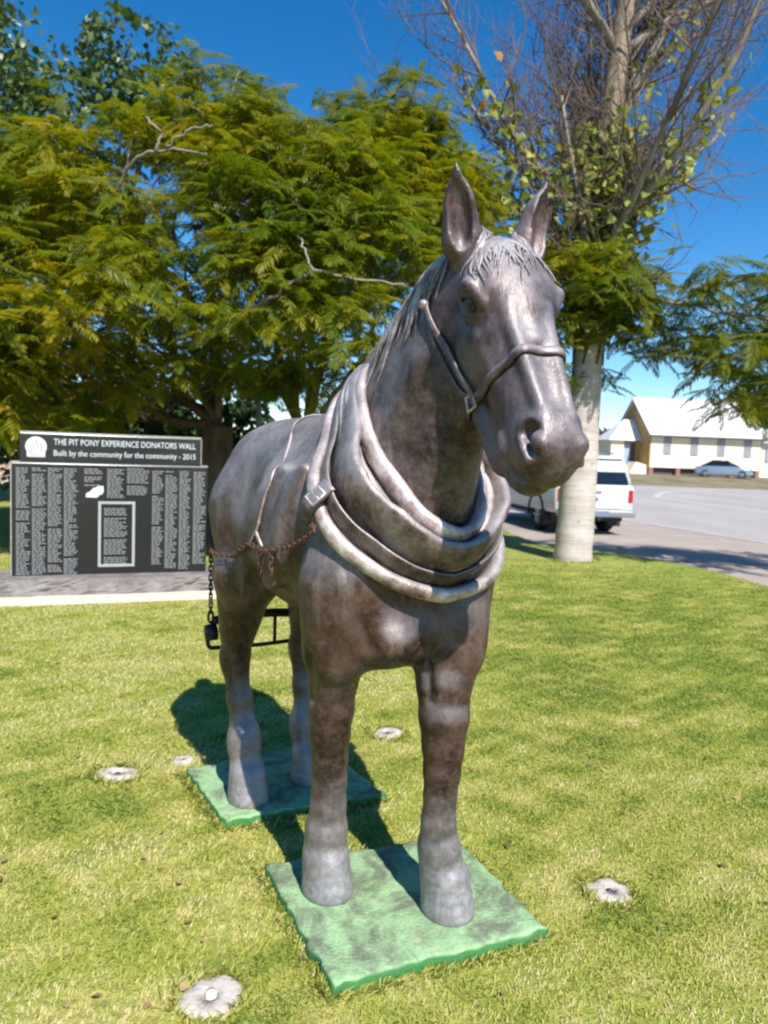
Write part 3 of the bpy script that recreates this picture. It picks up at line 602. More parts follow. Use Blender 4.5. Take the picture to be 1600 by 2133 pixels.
# ================================================================== donors' memorial wall
m = Mat('black_granite', 0.22, 0, 0.5); f = m.noise(220, 2, 0.5); m.color(m.ramp(f, [(0.4, (0.012, 0.012, 0.014)), (0.7, (0.030, 0.029, 0.030))])); M_GRANITE = m.m
M_SAWN = plain('sawn_granite_edge', (0.30, 0.285, 0.265), 0.8, var=0.2, scale=14)
M_LETTER = plain('grey_lettering', (0.23, 0.235, 0.245), 0.7, var=0.06)
M_LETTERW = plain('white_lettering', (0.62, 0.63, 0.65), 0.7, var=0.04)
m = Mat('rock_faced_base', 0.95, 0, 0.2); f = m.noise(5, 6, 0.7); m.color(m.ramp(f, [(0.3, (0.13, 0.115, 0.11)), (0.7, (0.30, 0.275, 0.26))])); m.bump(f, 0.8, 0.03); M_ROCK = m.m
M_CREAM = plain('cream_concrete', (0.66, 0.58, 0.46), 0.9, var=0.10, scale=3, bump=0.2)
MA = math.atan2(0.72, 1.77); mem = empty('memorial_wall', (-3.70, 7.60, 0), MA, label='black granite donors wall with a header stone and columns of names', cat='memorial wall')
ap = MB(); ap.box((-4.0, -0.50, -0.05), (2.15, 0.55, 0.035)); o = ap.build('concrete_apron', M_CREAM, None, bevel=0.008); o.location = mem.location; o.rotation_euler = (0, 0, MA); tag(o, kind='structure')
# rock-faced base
nx_, nz_ = 90, 8; V = []; F = []
for j in range(nz_ + 1):
    for i in range(nx_ + 1):
        x = -4.0 + 6.06 * i / nx_; z = 0.03 + 0.18 * j / nz_; e = 0.0 if j == nz_ else 0.022 * math.sin(7.3 * x + 2 * math.sin(3 * x)) * math.sin(9 * z * 3) + rng.normal(0, 0.009); V.append((x, -0.21 - max(-.03, e), z))
F = [(j * (nx_ + 1) + i, j * (nx_ + 1) + i + 1, (j + 1) * (nx_ + 1) + i + 1, (j + 1) * (nx_ + 1) + i) for j in range(nz_) for i in range(nx_)]
bs = MB().box((-4.0, -0.205, 0.02), (2.06, 0.42, 0.208)); n0 = len(bs.v); bs.add(V, F); bs.build('stone_base', M_ROCK, mem)
L = 1.915
MB().box((0, 0.0, 0.21), (L, 0.11, 1.345)).build('name_slab', M_GRANITE, mem, bevel=0.004)
MB().box((-0.004, 0.012, 1.3455), (L + 0.004, 0.115, 1.362)).build('slab_top', M_SAWN, mem)
MB().box((-0.012, 0.014, 0.212), (-0.0005, 0.108, 1.344)).build('slab_edge', M_SAWN, mem)
MB().box((0.075, 0.0, 1.364), (1.84, 0.11, 1.645)).build('header_stone', M_GRANITE, mem, bevel=0.004)
MB().box((0.071, 0.010, 1.6455), (1.844, 0.112, 1.664)).build('header_top', M_SAWN, mem)
MB().box((1.8405, 0.014, 1.366), (1.852, 0.108, 1.644)).build('header_edge', M_SAWN, mem)
def lx(px): t = (px - 27) / 403.0; return L * t * 7.6 / (8.32 - t * 0.72)
def lz(px, py): t = (px - 27) / 403.0; yt = 962 + 14 * t; yb = 1200 - 10 * t; return 1.345 - (py - yt) / (yb - yt) * 1.135
def names(px0, px1, py0, py1, seed, gaps=(), rag=0.6, pitch=0.0205, par=None):
    r = random.Random(seed); b = MB(); x0, x1 = lx(px0), lx(px1); z = lz(px0, py0); z1 = lz(px0, py1); k = 0
    while z > z1:
        k += 1; z -= pitch
        if r.random() < 0.03 or k in gaps: continue
        w = (x1 - x0) * (1 - rag * r.random() * r.random() - 0.04 * r.random()); x = x0
        while x < x0 + w - 0.006:
            ww = min(r.uniform(0.02, 0.05), x0 + w - x); b.box((x, -0.0022, z), (x + ww, 0.001, z + pitch * 0.5)); x += ww + 0.009
    return b.build('name_column', M_LETTER, par or mem)
for i, (a, b_, y0, y1) in enumerate([(36, 66, 970, 1196), (69, 99, 971, 1196), (102, 132, 972, 1188), (135, 165, 973, 1196), (317, 341, 980, 1172), (344, 370, 981, 1182), (373, 397, 981, 1182), (402, 428, 983, 1172)]): names(a, b_, y0, y1, i)
names(177, 217, 974, 1008, 21, (4, 8)); names(224, 261, 975, 1036, 22); names(265, 312, 974, 1028, 23, (9,), 0.35); 
fr = MB(); q = [(206, 1044), (282, 1045), (281, 1182), (205, 1181)]; C4 = [(lx(x), lz(x, y)) for x, y in q]; x0, z1 = C4[0]; x1 = C4[1][0]; z0 = C4[3][1]; w = 0.027
fr.tube([(x0 + .013, -0.002, z0 + .013), (x1 - .013, -0.002, z0 + .013), (x1 - .013, -0.002, z1 - .013), (x0 + .013, -0.002, z1 - .013)], 0.0135, 4, flat=1.0, closed=True, up=(0, 1, 0))
bx = MB(); bx.box((x0, -0.006, z0), (x1, 0.001, z0 + w)); bx.box((x0, -0.006, z1 - w), (x1, 0.001, z1)); bx.box((x0, -0.0055, z0 + w), (x0 + w, 0.001, z1 - w)); bx.box((x1 - w, -0.0055, z0 + w), (x1, 0.001, z1 - w)); frame = bx.build('panel_frame', plain('grey_frame', (0.34, 0.36, 0.35), 0.5, var=0.05), mem, bevel=0.002)
names(218, 268, 1052, 1172, 31, (6, 17, 26, 36), 0.4)
lo = [(180, 1035), (181, 1027), (188, 1024), (196, 1016), (205, 1014), (206, 1010), (209, 1013), (216, 1012), (217, 1024), (213, 1030), (208, 1030), (206, 1034), (202, 1036)]
MB().prism([(lx(x), lz(x, y)) for x, y in lo], -0.003, 0.001).build('logo', M_LETTERW, mem)
def lettering(body, x, z, width, height, mat, name):
    cu = bpy.data.curves.new(name, 'FONT'); cu.body = body; cu.size = height; cu.extrude = 0.0012; cu.resolution_u = 3
    t = bpy.data.objects.new(name, cu); COL.objects.link(t); bpy.context.view_layer.update(); me = bpy.data.meshes.new_from_object(t.evaluated_get(bpy.context.evaluated_depsgraph_get())); bpy.data.objects.remove(t); bpy.data.curves.remove(cu)
    n = len(me.vertices); co = np.empty(n * 3, np.float32); me.vertices.foreach_get('co', co); co = co.reshape(-1, 3); s = width / (co[:, 0].max() - co[:, 0].min()); x_, y_, z_ = co[:, 0].copy(), co[:, 1].copy(), co[:, 2].copy()
    co[:, 0] = (x_ - x_.min()) * s + x; co[:, 1] = -z_ - 0.0008; co[:, 2] = z + y_; me.vertices.foreach_set('co', co.ravel()); me.update(); me.materials.clear(); me.materials.append(mat); return link(name, me, mem)
lettering('THE PIT PONY EXPERIENCE DONATORS WALL', 0.385, 1.535, 1.40, 0.088, M_LETTERW, 'header_lettering')
lettering('Built by the community for the community - 2015', 0.385, 1.425, 1.40, 0.083, M_LETTERW, 'header_lettering')
em = [(0.18 + 0.5 * 0, 0)]; ang = [R(-32) + (math.pi + R(64)) * k / 24 for k in range(25)]; cx, cz, r_ = 0.222, 1.512, 0.098
MB().prism([(cx + r_ * math.cos(a), cz + r_ * math.sin(a)) for a in ang] + [(cx - r_ * .86, cz - 0.105), (cx + r_ * .86, cz - 0.105)], -0.003, 0.001).build('emblem', M_LETTERW, mem)
for k, pts in enumerate([[(-.045, -.055), (-.015, .03), (.0, .075), (.012, .03), (.02, -.02)], [(.03, .05), (.05, .0), (.045, -.05)], [(-.075, -.02), (-.06, -.06), (-.03, -.075)]]):
    MB().tube([(cx + x, -0.0035, cz + z) for x, z in pts], 0.006, 5, flat=0.3, up=(0, 1, 0)).build('emblem_line', M_SAWN, mem)
eb = MB()
for k in range(11): eb.box((cx - 0.075 + k * 0.0142, -0.0045, cz - 0.098), (cx - 0.075 + k * 0.0142 + 0.008, -0.003, cz - 0.080))
eb.build('emblem_lettering', M_SAWN, mem)

# ================================================================== street sign between the tree trunks
M_GALV = plain('galvanised_steel', (0.42, 0.44, 0.45), 0.45, 0.6)
sg = empty('street_sign', (-2.15, 12.9, 0), R(-12), label='white street sign with a red band on a grey pole behind the horse', cat='street sign')
MB().tube([(0, 0, -0.05), (0, 0, 2.95)], 0.038, 12).build('pole', M_GALV, sg, True)
MB().box((-0.22, -0.058, 2.62), (0.42, -0.042, 2.86)).build('white_panel', M_WHITE, sg, bevel=0.004)
MB().box((-0.28, -0.060, 2.49), (0.40, -0.044, 2.60)).build('red_panel', plain('sign_red', (0.42, 0.07, 0.06), 0.5), sg, bevel=0.004)
MB().box((-0.20, -0.058, 2.33), (0.34, -0.042, 2.47)).build('green_panel', plain('sign_green', (0.02, 0.16, 0.09), 0.5), sg, bevel=0.004)

# ================================================================== white utility with a canopy
m = Mat('white_car_paint', 0.25, 0, 0.5); m.color(m.ramp(m.noise(3, 4), [(0.3, (0.60, 0.61, 0.62)), (0.7, (0.70, 0.70, 0.70))])); m.p.inputs['Coat Weight'].default_value = 0.4; M_WPAINT = m.m
m = Mat('dark_glass', 0.06, 0, 0.6, (0.008, 0.011, 0.018)); M_GLASS = m.m
M_RUBBER = plain('tyre_rubber', (0.018, 0.018, 0.019), 0.9); M_CHROME = plain('dull_chrome', (0.45, 0.46, 0.48), 0.28, 0.9, var=0.05); M_BPLAST = plain('black_plastic', (0.02, 0.02, 0.022), 0.6)
M_RIM = plain('alloy_rim', (0.38, 0.39, 0.40), 0.35, 0.8, var=0.06); M_REDL = plain('red_lens', (0.36, 0.012, 0.015), 0.2, var=0.1); M_AMBER = plain('amber_lens', (0.5, 0.16, 0.02), 0.25)
def loft(secs, caps=True):
    """Rings of equal length joined into a skin."""
    b = MB(); n = len(secs[0]); V = [p for s in secs for p in s]; F = [(j * n + i, j * n + (i + 1) % n, (j + 1) * n + (i + 1) % n, (j + 1) * n + i) for j in range(len(secs) - 1) for i in range(n)]
    if caps: F += [tuple(range(n - 1, -1, -1)), tuple((len(secs) - 1) * n + k for k in range(n))]
    return b.add(V, F)
def xsec(y, w0, w1, z0, z1, r=0.08):          # rounded trapezium across the vehicle at y
    P = []
    for cx_, cz_, a0 in ((w1 / 2 - r, z1 - r, 0), (-w1 / 2 + r, z1 - r, 90), (-w0 / 2 + r, z0 + r, 180), (w0 / 2 - r, z0 + r, 270)):
        for k in range(4): a = R(a0 + 30 * k); P.append((cx_ + r * math.cos(a), y, cz_ + r * math.sin(a)))
    return P
def wheel(parent, x, y, r, w, side):
    t = MB(); prof = [(r * 0.62, -w / 2), (r * 0.93, -w / 2), (r, -w * 0.36), (r, w * 0.36), (r * 0.93, w / 2), (r * 0.62, w / 2)]; n = 28; V = []
    for k in range(n):
        a = 2 * math.pi * k / n
        for rr, xx in prof: V.append((x + xx, y + rr * math.cos(a), r + rr * math.sin(a)))
    mm = len(prof); F = [(k * mm + i, k * mm + (i + 1) % mm, ((k + 1) % n) * mm + (i + 1) % mm, ((k + 1) % n) * mm + i) for k in range(n) for i in range(mm)]
    wh = t.add(V, F).build('wheel', M_RUBBER, parent, True); d = MB(); o_ = x + side * w * 0.32
    d.tube([(o_ - side * .05, y, r), (o_, y, r)], r * 0.63, 24)
    for k in range(6):
        a = 2 * math.pi * k / 6; d.tube([(o_ + side * .012, y + r * .12 * math.cos(a), r + r * .12 * math.sin(a)), (o_ + side * .004, y + r * .58 * math.cos(a), r + r * .58 * math.sin(a))], 0.035, 6)
    d.tube([(o_, y, r), (o_ + side * .03, y, r)], r * 0.16, 12); d.build('rim', M_RIM, wh)
ute = empty('parked_utility', (4.60, 16.75, -0.098), R(9.5), label='white utility with a tinted canopy parked behind the pale tree trunk', cat='utility')
W = 1.84
body_secs = [xsec(0.0, W - .10, W - .06, 0.52, 1.10), xsec(0.10, W - .02, W, 0.48, 1.13), xsec(1.6, W, W, 0.45, 1.14), xsec(3.6, W, W, 0.45, 1.12), xsec(4.2, W, W - .04, 0.45, 1.08), xsec(4.95, W - .06, W - .16, 0.46, 0.98), xsec(5.15, W - .16, W - .3, 0.52, 0.90)]
loft(body_secs).build('body', M_WPAINT, ute, True)
loft([xsec(0.10, W - .12, W - .40, 1.10, 1.62, .10), xsec(0.32, W - .10, W - .34, 1.10, 1.76, .10), xsec(1.9, W - .10, W - .34, 1.10, 1.78, .10)]).build('canopy', M_WPAINT, ute, True)
loft([xsec(1.93, W - .10, W - .36, 1.10, 1.74, .10), xsec(2.3, W - .10, W - .36, 1.10, 1.76, .10), xsec(3.1, W - .12, W - .42, 1.10, 1.72, .10), xsec(3.85, W - .16, W - .3, 1.06, 1.14, .03)]).build('cab', M_WPAINT, ute, True)
MB().add([(-.79, 0.052, 1.13), (.79, 0.052, 1.13), (.635, 0.15, 1.69), (-.635, 0.15, 1.69), (-.79, 0.12, 1.13), (.79, 0.12, 1.13), (.635, 0.24, 1.69), (-.635, 0.24, 1.69)], [(0, 1, 2, 3), (4, 7, 6, 5), (0, 4, 5, 1), (1, 5, 6, 2), (2, 6, 7, 3), (3, 7, 4, 0)]).build('rear_window', M_GLASS, ute)
for s in (-1, 1):
    for y0, y1 in ((0.45, 1.75), (2.1, 2.75), (2.8, 3.35)):
        MB().add([(s * (W / 2 - .048), y0, 1.17), (s * (W / 2 - .048), y1, 1.17), (s * (W / 2 - .145), y1 - .06, 1.60), (s * (W / 2 - .145), y0 + .06, 1.60), (s * (W / 2 - .09), y0, 1.17), (s * (W / 2 - .09), y1, 1.17), (s * (W / 2 - .19), y1 - .06, 1.60), (s * (W / 2 - .19), y0 + .06, 1.60)], [(0, 1, 2, 3), (4, 7, 6, 5), (0, 4, 5, 1), (1, 5, 6, 2), (2, 6, 7, 3), (3, 7, 4, 0)]).build('side_window', M_GLASS, ute)
    MB().box((s * (W / 2 - .10) - .055, -0.022, 0.74), (s * (W / 2 - .10) + .055, 0.05, 1.02)).build('taillight', M_REDL, ute, bevel=0.015)
    for y in (1.15, 4.25):
        wheel(ute, s * (W / 2 - .14), y, 0.36, 0.24, s)
        MB().tube([(s * (W / 2 - .02), y + 0.47 * math.cos(a), 0.40 + 0.45 * math.sin(a)) for a in [math.pi * k / 10 for k in range(11)]], 0.05, 6).build('wheel_arch', M_BPLAST, ute, True)
    MB().box((s * (W / 2 - .15) - .16, 0.62, 0.16), (s * (W / 2 - .15) + .16, 0.64, 0.50)).build('mudflap', M_BPLAST, ute, bevel=0.01)
    MB().box((s * (W / 2 + .06) - .10, 3.42, 1.06), (s * (W / 2 + .06) + .10, 3.50, 1.24)).build('wing_mirror', M_BPLAST, ute, bevel=0.03)
    MB().tube([(s * (W / 2 + .01), 1.7, .36), (s * (W / 2 + .01), 3.75, .36)], 0.03, 8).build('side_step', M_CHROME, ute, True)
tg = MB().box((-.66, -0.024, 0.60), (.66, 0.03, 1.09)).build('tailgate', M_WPAINT, ute, bevel=0.02)
MB().box((-.12, -0.042, 0.93), (.12, -0.022, 1.0)).build('handle', M_CHROME, tg, bevel=0.008)
MB().tube([(0, -0.022, 0.80), (0, -0.030, 0.80)], 0.055, 16).build('badge', plain('badge_blue', (0.05, 0.12, 0.28), 0.3), tg, True)
MB().box((-W / 2 + .03, -0.16, 0.42), (W / 2 - .03, 0.02, 0.58)).build('bumper', M_CHROME, ute, bevel=0.04)
MB().box((-.26, -0.178, 0.44), (.26, -0.162, 0.56)).build('number_plate', plain('plate', (0.16, 0.20, 0.28), 0.5), ute)
tb = MB(); tb.box((-.62, 0.0, 0.34), (.62, 0.12, 0.44)); tb.tube([(0, 0.1, 0.38), (0, -0.22, 0.36), (0, -0.26, 0.40)], 0.03, 8); tb.build('tow_bar', M_BPLAST, ute)
MB().tube([(0.12, 0.9, 1.77), (0.12, 0.9, 1.86)], [0.06, 0.04], 12).build('roof_beacon', M_WHITE, ute, True)
for y in (0.5, 1.6): MB().tube([(-.62, y, 1.81), (.62, y, 1.81)], 0.018, 8).build('roof_rack', M_CHROME, ute, True)
MB().box((-.8, 0.3, 0.30), (.8, 4.9, 0.47)).build('chassis', M_BPLAST, ute)

# ================================================================== church hall across the road
m = Mat('cream_weatherboard', 0.7, 0, 0.3); wv = m.n('TexWave', wave_type='BANDS', bands_direction='Z'); wv.inputs['Scale'].default_value = 2.3; m.l(m.coord(), wv.inputs[0]); m.color(m.mix(m.ramp(m.noise(1.2, 4), [(0.3, 0.0), (0.7, 0.4)]), (0.88, 0.77, 0.57), (0.84, 0.71, 0.50))); m.bump(wv.outputs['Fac'], 0.4, 0.03); M_CREAMW = m.m
m = Mat('white_iron_roof', 0.5, 0.0, 0.4); wv = m.n('TexWave', wave_type='BANDS', bands_direction='X'); wv.inputs['Scale'].default_value = 4.0; m.l(m.coord(), wv.inputs[0]); m.color(m.ramp(m.noise(0.7, 4), [(0.3, (0.76, 0.73, 0.70)), (0.7, (0.84, 0.82, 0.80))])); m.bump(wv.outputs['Fac'], 0.4, 0.04); M_WROOF = m.m
M_GABLE = plain('ochre_gable_boards', (0.46, 0.27, 0.10), 0.8, var=0.15, scale=2); M_STUMP = plain('red_brown_stump', (0.30, 0.15, 0.12), 0.9); M_TRIM = plain('violet_grey_trim', (0.26, 0.23, 0.26), 0.6); M_PANE = Mat('church_pane', 0.15, 0, 0.5, (0.32, 0.33, 0.38)).m; M_DOOR = plain('pale_blue_door', (0.32, 0.42, 0.55), 0.5)
M_SLATE = plain('dark_eave', (0.10, 0.08, 0.09), 0.8)
ch = empty('church_hall', (21.25, 62.0, 0.42), R(-84 + 90), label='cream weatherboard church hall with a white iron roof across the road', cat='church')
LX, WY, Z0, Z1, ZR = 9.35, 6.6, 0.62, 3.55, 6.25
MB().prism([(0, Z0), (LX, Z0), (LX, Z1), (0, Z1)], 0.0, WY).build('wall', M_CREAMW, ch)
for x0, x1 in ((-0.08, 0.0), (LX, LX + 0.08)):
    MB().add([(x, y, z) for x in (x0, x1) for y, z in ((0.0, Z0 - .02), (WY, Z0 - .02), (WY, Z1), (WY / 2, ZR - .08), (0.0, Z1))], [(0, 1, 2, 3, 4), (9, 8, 7, 6, 5), (0, 5, 6, 1), (1, 6, 7, 2), (2, 7, 8, 3), (3, 8, 9, 4), (4, 9, 5, 0)]).build('gable', M_GABLE, ch)
rb = MB(); e = 0.45
for s in (0, 1):
    y_e = -e if s == 0 else WY + e; ze = Z1 - (ZR - Z1) / (WY / 2) * e
    rb.add([(-.35, y_e, ze), (LX + .4, y_e, ze), (LX + .4, WY / 2, ZR), (-.35, WY / 2, ZR), (-.35, y_e, ze + .09), (LX + .4, y_e, ze + .09), (LX + .4, WY / 2, ZR + .09), (-.35, WY / 2, ZR + .09)], [(0, 1, 2, 3), (4, 7, 6, 5), (0, 4, 5, 1), (1, 5, 6, 2), (2, 6, 7, 3), (3, 7, 4, 0)])
roof = rb.build('roof', M_WROOF, ch)
MB().tube([(-.35, -e - .03, Z1 - .42), (LX + .4, -e - .03, Z1 - .42)], 0.07, 8).build('gutter', M_SLATE, roof)
MB().box((-.36, WY / 2 - .12, ZR + .06), (LX + .41, WY / 2 + .12, ZR + .14)).build('ridge_cap', M_WROOF, roof)
for k in range(4):
    x = 1.35 + k * 2.28; wf = MB(); z0, z1 = 1.75, 3.05
    wf.box((x - .31, -.06, z0 - .08), (x + .31, -.002, z0)); wf.box((x - .31, -.06, z1), (x + .31, -.002, z1 + .10)); wf.box((x - .31, -.05, z0), (x - .23, -.002, z1)); wf.box((x + .23, -.05, z0), (x + .31, -.002, z1)); wf.box((x - .03, -.045, z0), (x + .03, -.002, z1)); wf.box((x - .23, -.04, 2.38), (x - .03, -.002, 2.43)); wf.box((x + .03, -.04, 2.38), (x + .23, -.002, 2.43))
    w_ = wf.build('window', M_TRIM, ch); MB().box((x - .228, -.015, z0 + .002), (x + .228, -.001, z1 - .002)).build('pane', M_PANE, w_)
for x in (0.12, 2.4, 4.7, 7.0, 9.2):
    for y in (0.15, WY - .15): MB().box((x - .17, y - .15, -0.1), (x + .17, y + .15, Z0 - .002)).build('stump', M_STUMP, ch)
MB().box((0.2, 0.4, -0.05), (LX - .2, WY - .4, Z0 - .1)).build('under_floor', M_SLATE, ch)
# entry porch on the gable end
px0, py0, pw, pd = -2.55, 1.9, 2.4, 2.6
porch = MB().box((px0, py0, Z0), (px0 + 1.1, py0 + pd, 2.75)).build('porch', M_CREAMW, ch)
MB().add([(px0 - .35, py0 - .35, 2.72), (-.08, py0 - .35, 2.72), (-.08, py0 + pd + .35, 2.72), (px0 - .35, py0 + pd + .35, 2.72), (px0 + pw * .62, py0 + pd / 2, 4.5), (-.09, py0 + pd / 2, 4.5)], [(0, 3, 2, 1), (0, 1, 5, 4), (2, 3, 4, 5), (0, 4, 3), (1, 2, 5)]).build('porch_roof', M_WROOF, porch)
MB().box((px0 + 1.1, py0 + .3, Z0), (-.09, py0 + pd, 2.7)).build('porch_recess', M_GABLE, porch)
MB().box((px0 + 1.15, py0 + .24, Z0 + .02), (px0 + 1.75, py0 + .295, 2.5)).build('door', M_DOOR, porch)
MB().box((px0 + 1.78, py0 + .24, Z0 + .02), (px0 + 2.2, py0 + .295, 2.5)).build('doorway', M_SLATE, porch)
st = MB().prism([(px0 + .9, -0.05), (px0 + 2.5, -0.05), (px0 + 2.5, .75), (px0 + 1.5, 1.0)], py0 - 1.6, py0 - .1).build('stair_side', M_CREAMW, porch)
for k in range(5): MB().box((px0 + 1.0, py0 - 1.7 + k * .3, -0.05), (px0 + 2.3, py0 - 1.41 + k * .3, .12 + k * .125)).build('step', M_CREAM, porch)
# a pale neighbour, half out of the picture
nb = empty('pale_house', (31.2, 66.5, 0.42), R(4), label='pale house beside the church hall, cut by the right edge', cat='house')
MB().box((0.6, 0, 0.0), (8.5, 7, 3.0)).build('wall', plain('white_boards', (0.74, 0.73, 0.70), 0.7, var=0.05), nb)
rf = MB(); rf.add([(.2, -.5, 2.95), (9, -.5, 2.95), (9, 7.5, 2.95), (.2, 7.5, 2.95), (2.2, 3.5, 4.4), (7, 3.5, 4.4)], [(3, 2, 1, 0), (0, 1, 5, 4), (2, 3, 4, 5), (0, 4, 3), (1, 2, 5)]); rf.build('roof', plain('grey_iron', (0.38, 0.37, 0.38), 0.6), nb)
for x in (1.5, 4.0): w_ = MB().box((x, -.05, 1.3), (x + 1.3, -.002, 2.5)).build('window', M_TRIM, nb); MB().box((x + .1, -.06, 1.4), (x + 1.2, -.051, 2.4)).build('pane', M_PANE, w_)

# ================================================================== silver sedan in front of the church
sd = empty('parked_sedan', (26.4, 60.2, 0.40), R(-112), label='small silver-blue sedan parked in front of the church hall', cat='car')
m = Mat('silver_blue_paint', 0.22, 0.5, 0.5, (0.30, 0.36, 0.45)); M_SILV = m.m
loft([xsec(-2.1, 1.45, 1.35, .28, .72, .1), xsec(-1.9, 1.66, 1.6, .22, .86, .1), xsec(-1.0, 1.7, 1.66, .2, .93, .1), xsec(0.9, 1.7, 1.66, .2, .92, .1), xsec(1.8, 1.66, 1.5, .22, .80, .1), xsec(2.1, 1.45, 1.25, .28, .66, .1)]).build('body', M_SILV, sd, True)
loft([xsec(-1.65, 1.5, 1.4, .86, .93, .03), xsec(-0.85, 1.5, 1.15, .86, 1.36, .1), xsec(0.25, 1.5, 1.15, .86, 1.38, .1), xsec(1.15, 1.5, 1.4, .86, .93, .03)]).build('glasshouse', M_GLASS, sd, True)
loft([xsec(-0.85, 1.18, 1.14, 1.33, 1.395, .03), xsec(0.25, 1.18, 1.14, 1.35, 1.41, .03)]).build('roof', M_SILV, sd, True)
for s in (-1, 1):
    for y in (-1.3, 1.3): wheel(sd, s * .74, y, 0.31, 0.2, s)
    MB().box((s * .55 - .16, 2.0, .58), (s * .55 + .16, 2.09, .70)).build('headlight', M_CHROME, sd, bevel=.02); MB().box((s * .6 - .14, -2.09, .60), (s * .6 + .14, -2.0, .74)).build('taillight', M_REDL, sd, bevel=.02)

# ================================================================== far left: footpath, low brick wall, white shed
o = sheet('footpath', [(-40, 28), (-8, 27.2), (-8, 29.6), (-40, 31)], -0.085, M_CREAM)
bw = empty('brick_wall', (-24, 33.2, -0.1), R(-3), label='low pinkish brick wall beyond the lawn at the far left', cat='wall')
M_BRICK = plain('pink_brick', (0.50, 0.33, 0.25), 0.9, var=0.2, scale=3); BR = MB().box((0, 0, 0), (0.46, 0.2, 0.15)); brm = BR.build('brick', M_BRICK, bw, bevel=0.01); k = 0
for r_ in range(6):
    for i in range(26):
        if r_ == 0 and i == 0: brm.location = (0, 0, 0.02); continue
        c = brm.copy(); COL.objects.link(c); c.parent = bw; c.location = (i * 0.475 + (r_ % 2) * 0.24 + 0.0, rng.normal(0, .006), 0.02 + r_ * 0.162)
MB().box((0.02, .03, 0), (12.5, .17, 0.99)).build('mortar', plain('mortar', (0.45, 0.42, 0.38), 0.95), bw); MB().box((-.05, -.05, 0.99), (12.65, .25, 1.09)).build('coping', M_CREAM, bw, bevel=0.015)
shd = empty('white_shed', (-20.4, 40, -0.1), R(6), label='small building with a bright white roof far behind the memorial wall', cat='shed')
MB().box((0, 0, 0), (3.4, 3, 2.0)).build('wall', plain('shed_wall', (0.42, 0.36, 0.34), 0.8), shd)
MB().add([(-.2, -.4, 2.0), (3.6, -.4, 2.0), (3.6, 3.3, 2.0), (-.2, 3.3, 2.0), (-.2, 1.4, 2.6), (3.6, 1.4, 2.6)], [(3, 2, 1, 0), (0, 1, 5, 4), (2, 3, 4, 5), (0, 4, 3), (1, 2, 5)]).build('roof', M_WROOF, shd)
# ================================================================== vegetation
def leaf_material(name, stops, trans=0.35, rough=0.5, tcol=(1.25, 1.3, 0.6)):
    """Leaf colour comes from a per-leaf attribute 'tint'; part of the light passes through."""
    m = Mat(name, rough, 0.0, 0.35); at = m.n('Attribute'); at.attribute_name = 'tint'; c = m.ramp(at.outputs['Fac'], stops); m.color(c)
    tr = m.n('BsdfTranslucent'); tc = m.mix(1.0, c, tcol, 'MULTIPLY'); m.l(tc, tr.inputs[0]); mx = m.n('MixShader'); mx.inputs[0].default_value = trans
    out = m.nt.nodes['Material Output']; m.l(m.p.outputs[0], mx.inputs[1]); m.l(tr.outputs[0], mx.inputs[2]); m.l(mx.outputs[0], out.inputs[0]); return m.m
def set_tint(me, t):
    a = me.attributes.new('tint', 'FLOAT', 'POINT'); a.data.foreach_set('value', np.asarray(t, np.float32))
def merge(name, variants, picks, mats, offs, tints, mat, parent):
    """One mesh out of many placed copies of the variant meshes (V, F)."""
    Vs, Fs, Ts, b = [], {}, [], 0
    for v, (V, F) in enumerate(variants):
        sel = np.where(picks == v)[0]
        if not len(sel): continue
        P = np.einsum('nij,kj->nki', mats[sel], V) + offs[sel][:, None, :]; k = len(V)
        Vs.append(P.reshape(-1, 3)); Ts.append(np.repeat(tints[sel], k))
        for f in F:
            f = np.asarray(f); Fs.setdefault(f.shape[1], []).append((f[None] + (b + np.arange(len(sel)) * k)[:, None, None]).reshape(-1, f.shape[1]))
        b += len(sel) * k
    me = mesh_np(name, np.concatenate(Vs), [np.concatenate(x) for x in Fs.values()]); set_tint(me, np.concatenate(Ts)); me.materials.append(mat); return link(name, me, parent)
def rot_to(d, roll):
    """Matrices whose x axis is d and whose z axis points up as far as it can, rolled about d."""
    d = d / np.linalg.norm(d, axis=1, keepdims=True); up = np.array([0, 0, 1.0]); y = np.cross(up, d); ny = np.linalg.norm(y, axis=1, keepdims=True); y = np.where(ny > 1e-4, y / np.maximum(ny, 1e-4), [0, 1, 0]); z = np.cross(d, y)
    c, s = np.cos(roll)[:, None], np.sin(roll)[:, None]; y2 = y * c + z * s; z2 = z * c - y * s; return np.stack([d, y2, z2], axis=2)
def place_leaves(parent, variants, picks, mats, offs, tints, mat, single, mass, cam_pt=(0, 0, 1.6), n_single=300):
    """The 300 leaves that show largest become parts of their own; the rest is one mass."""
    d = np.linalg.norm(offs - np.array(cam_pt), axis=1); order = np.argsort(d); first = order[:n_single]; rest = order[n_single:]; pool = {}
    for i in first:
        key = (int(picks[i]), int(tints[i] * 5.99))
        if key not in pool:
            V, F = variants[key[0]]; me = mesh_np(single, V, F); set_tint(me, np.full(len(V), (key[1] + .5) / 6)); me.materials.append(mat); pool[key] = me
        o = link(single, pool[key], parent); M4 = Matrix.Identity(4)
        for r in range(3):
            for c in range(3): M4[r][c] = mats[i][r, c]
        M4.translation = Vector(offs[i]); o.matrix_local = M4
    if len(rest):
        o = merge(mass, variants, picks[rest], mats[rest], offs[rest], tints[rest], mat, parent); o['kind'] = 'stuff'
def bark(name, c0, c1, scale=6, stretch=(1, 1, .25), bump=0.6):
    m = Mat(name, 0.9, 0, 0.2); f = m.noise(scale, 6, 0.7, stretch=stretch); m.color(m.ramp(f, [(0.3, c0), (0.7, c1)])); m.bump(f, bump, 0.03); return m.m
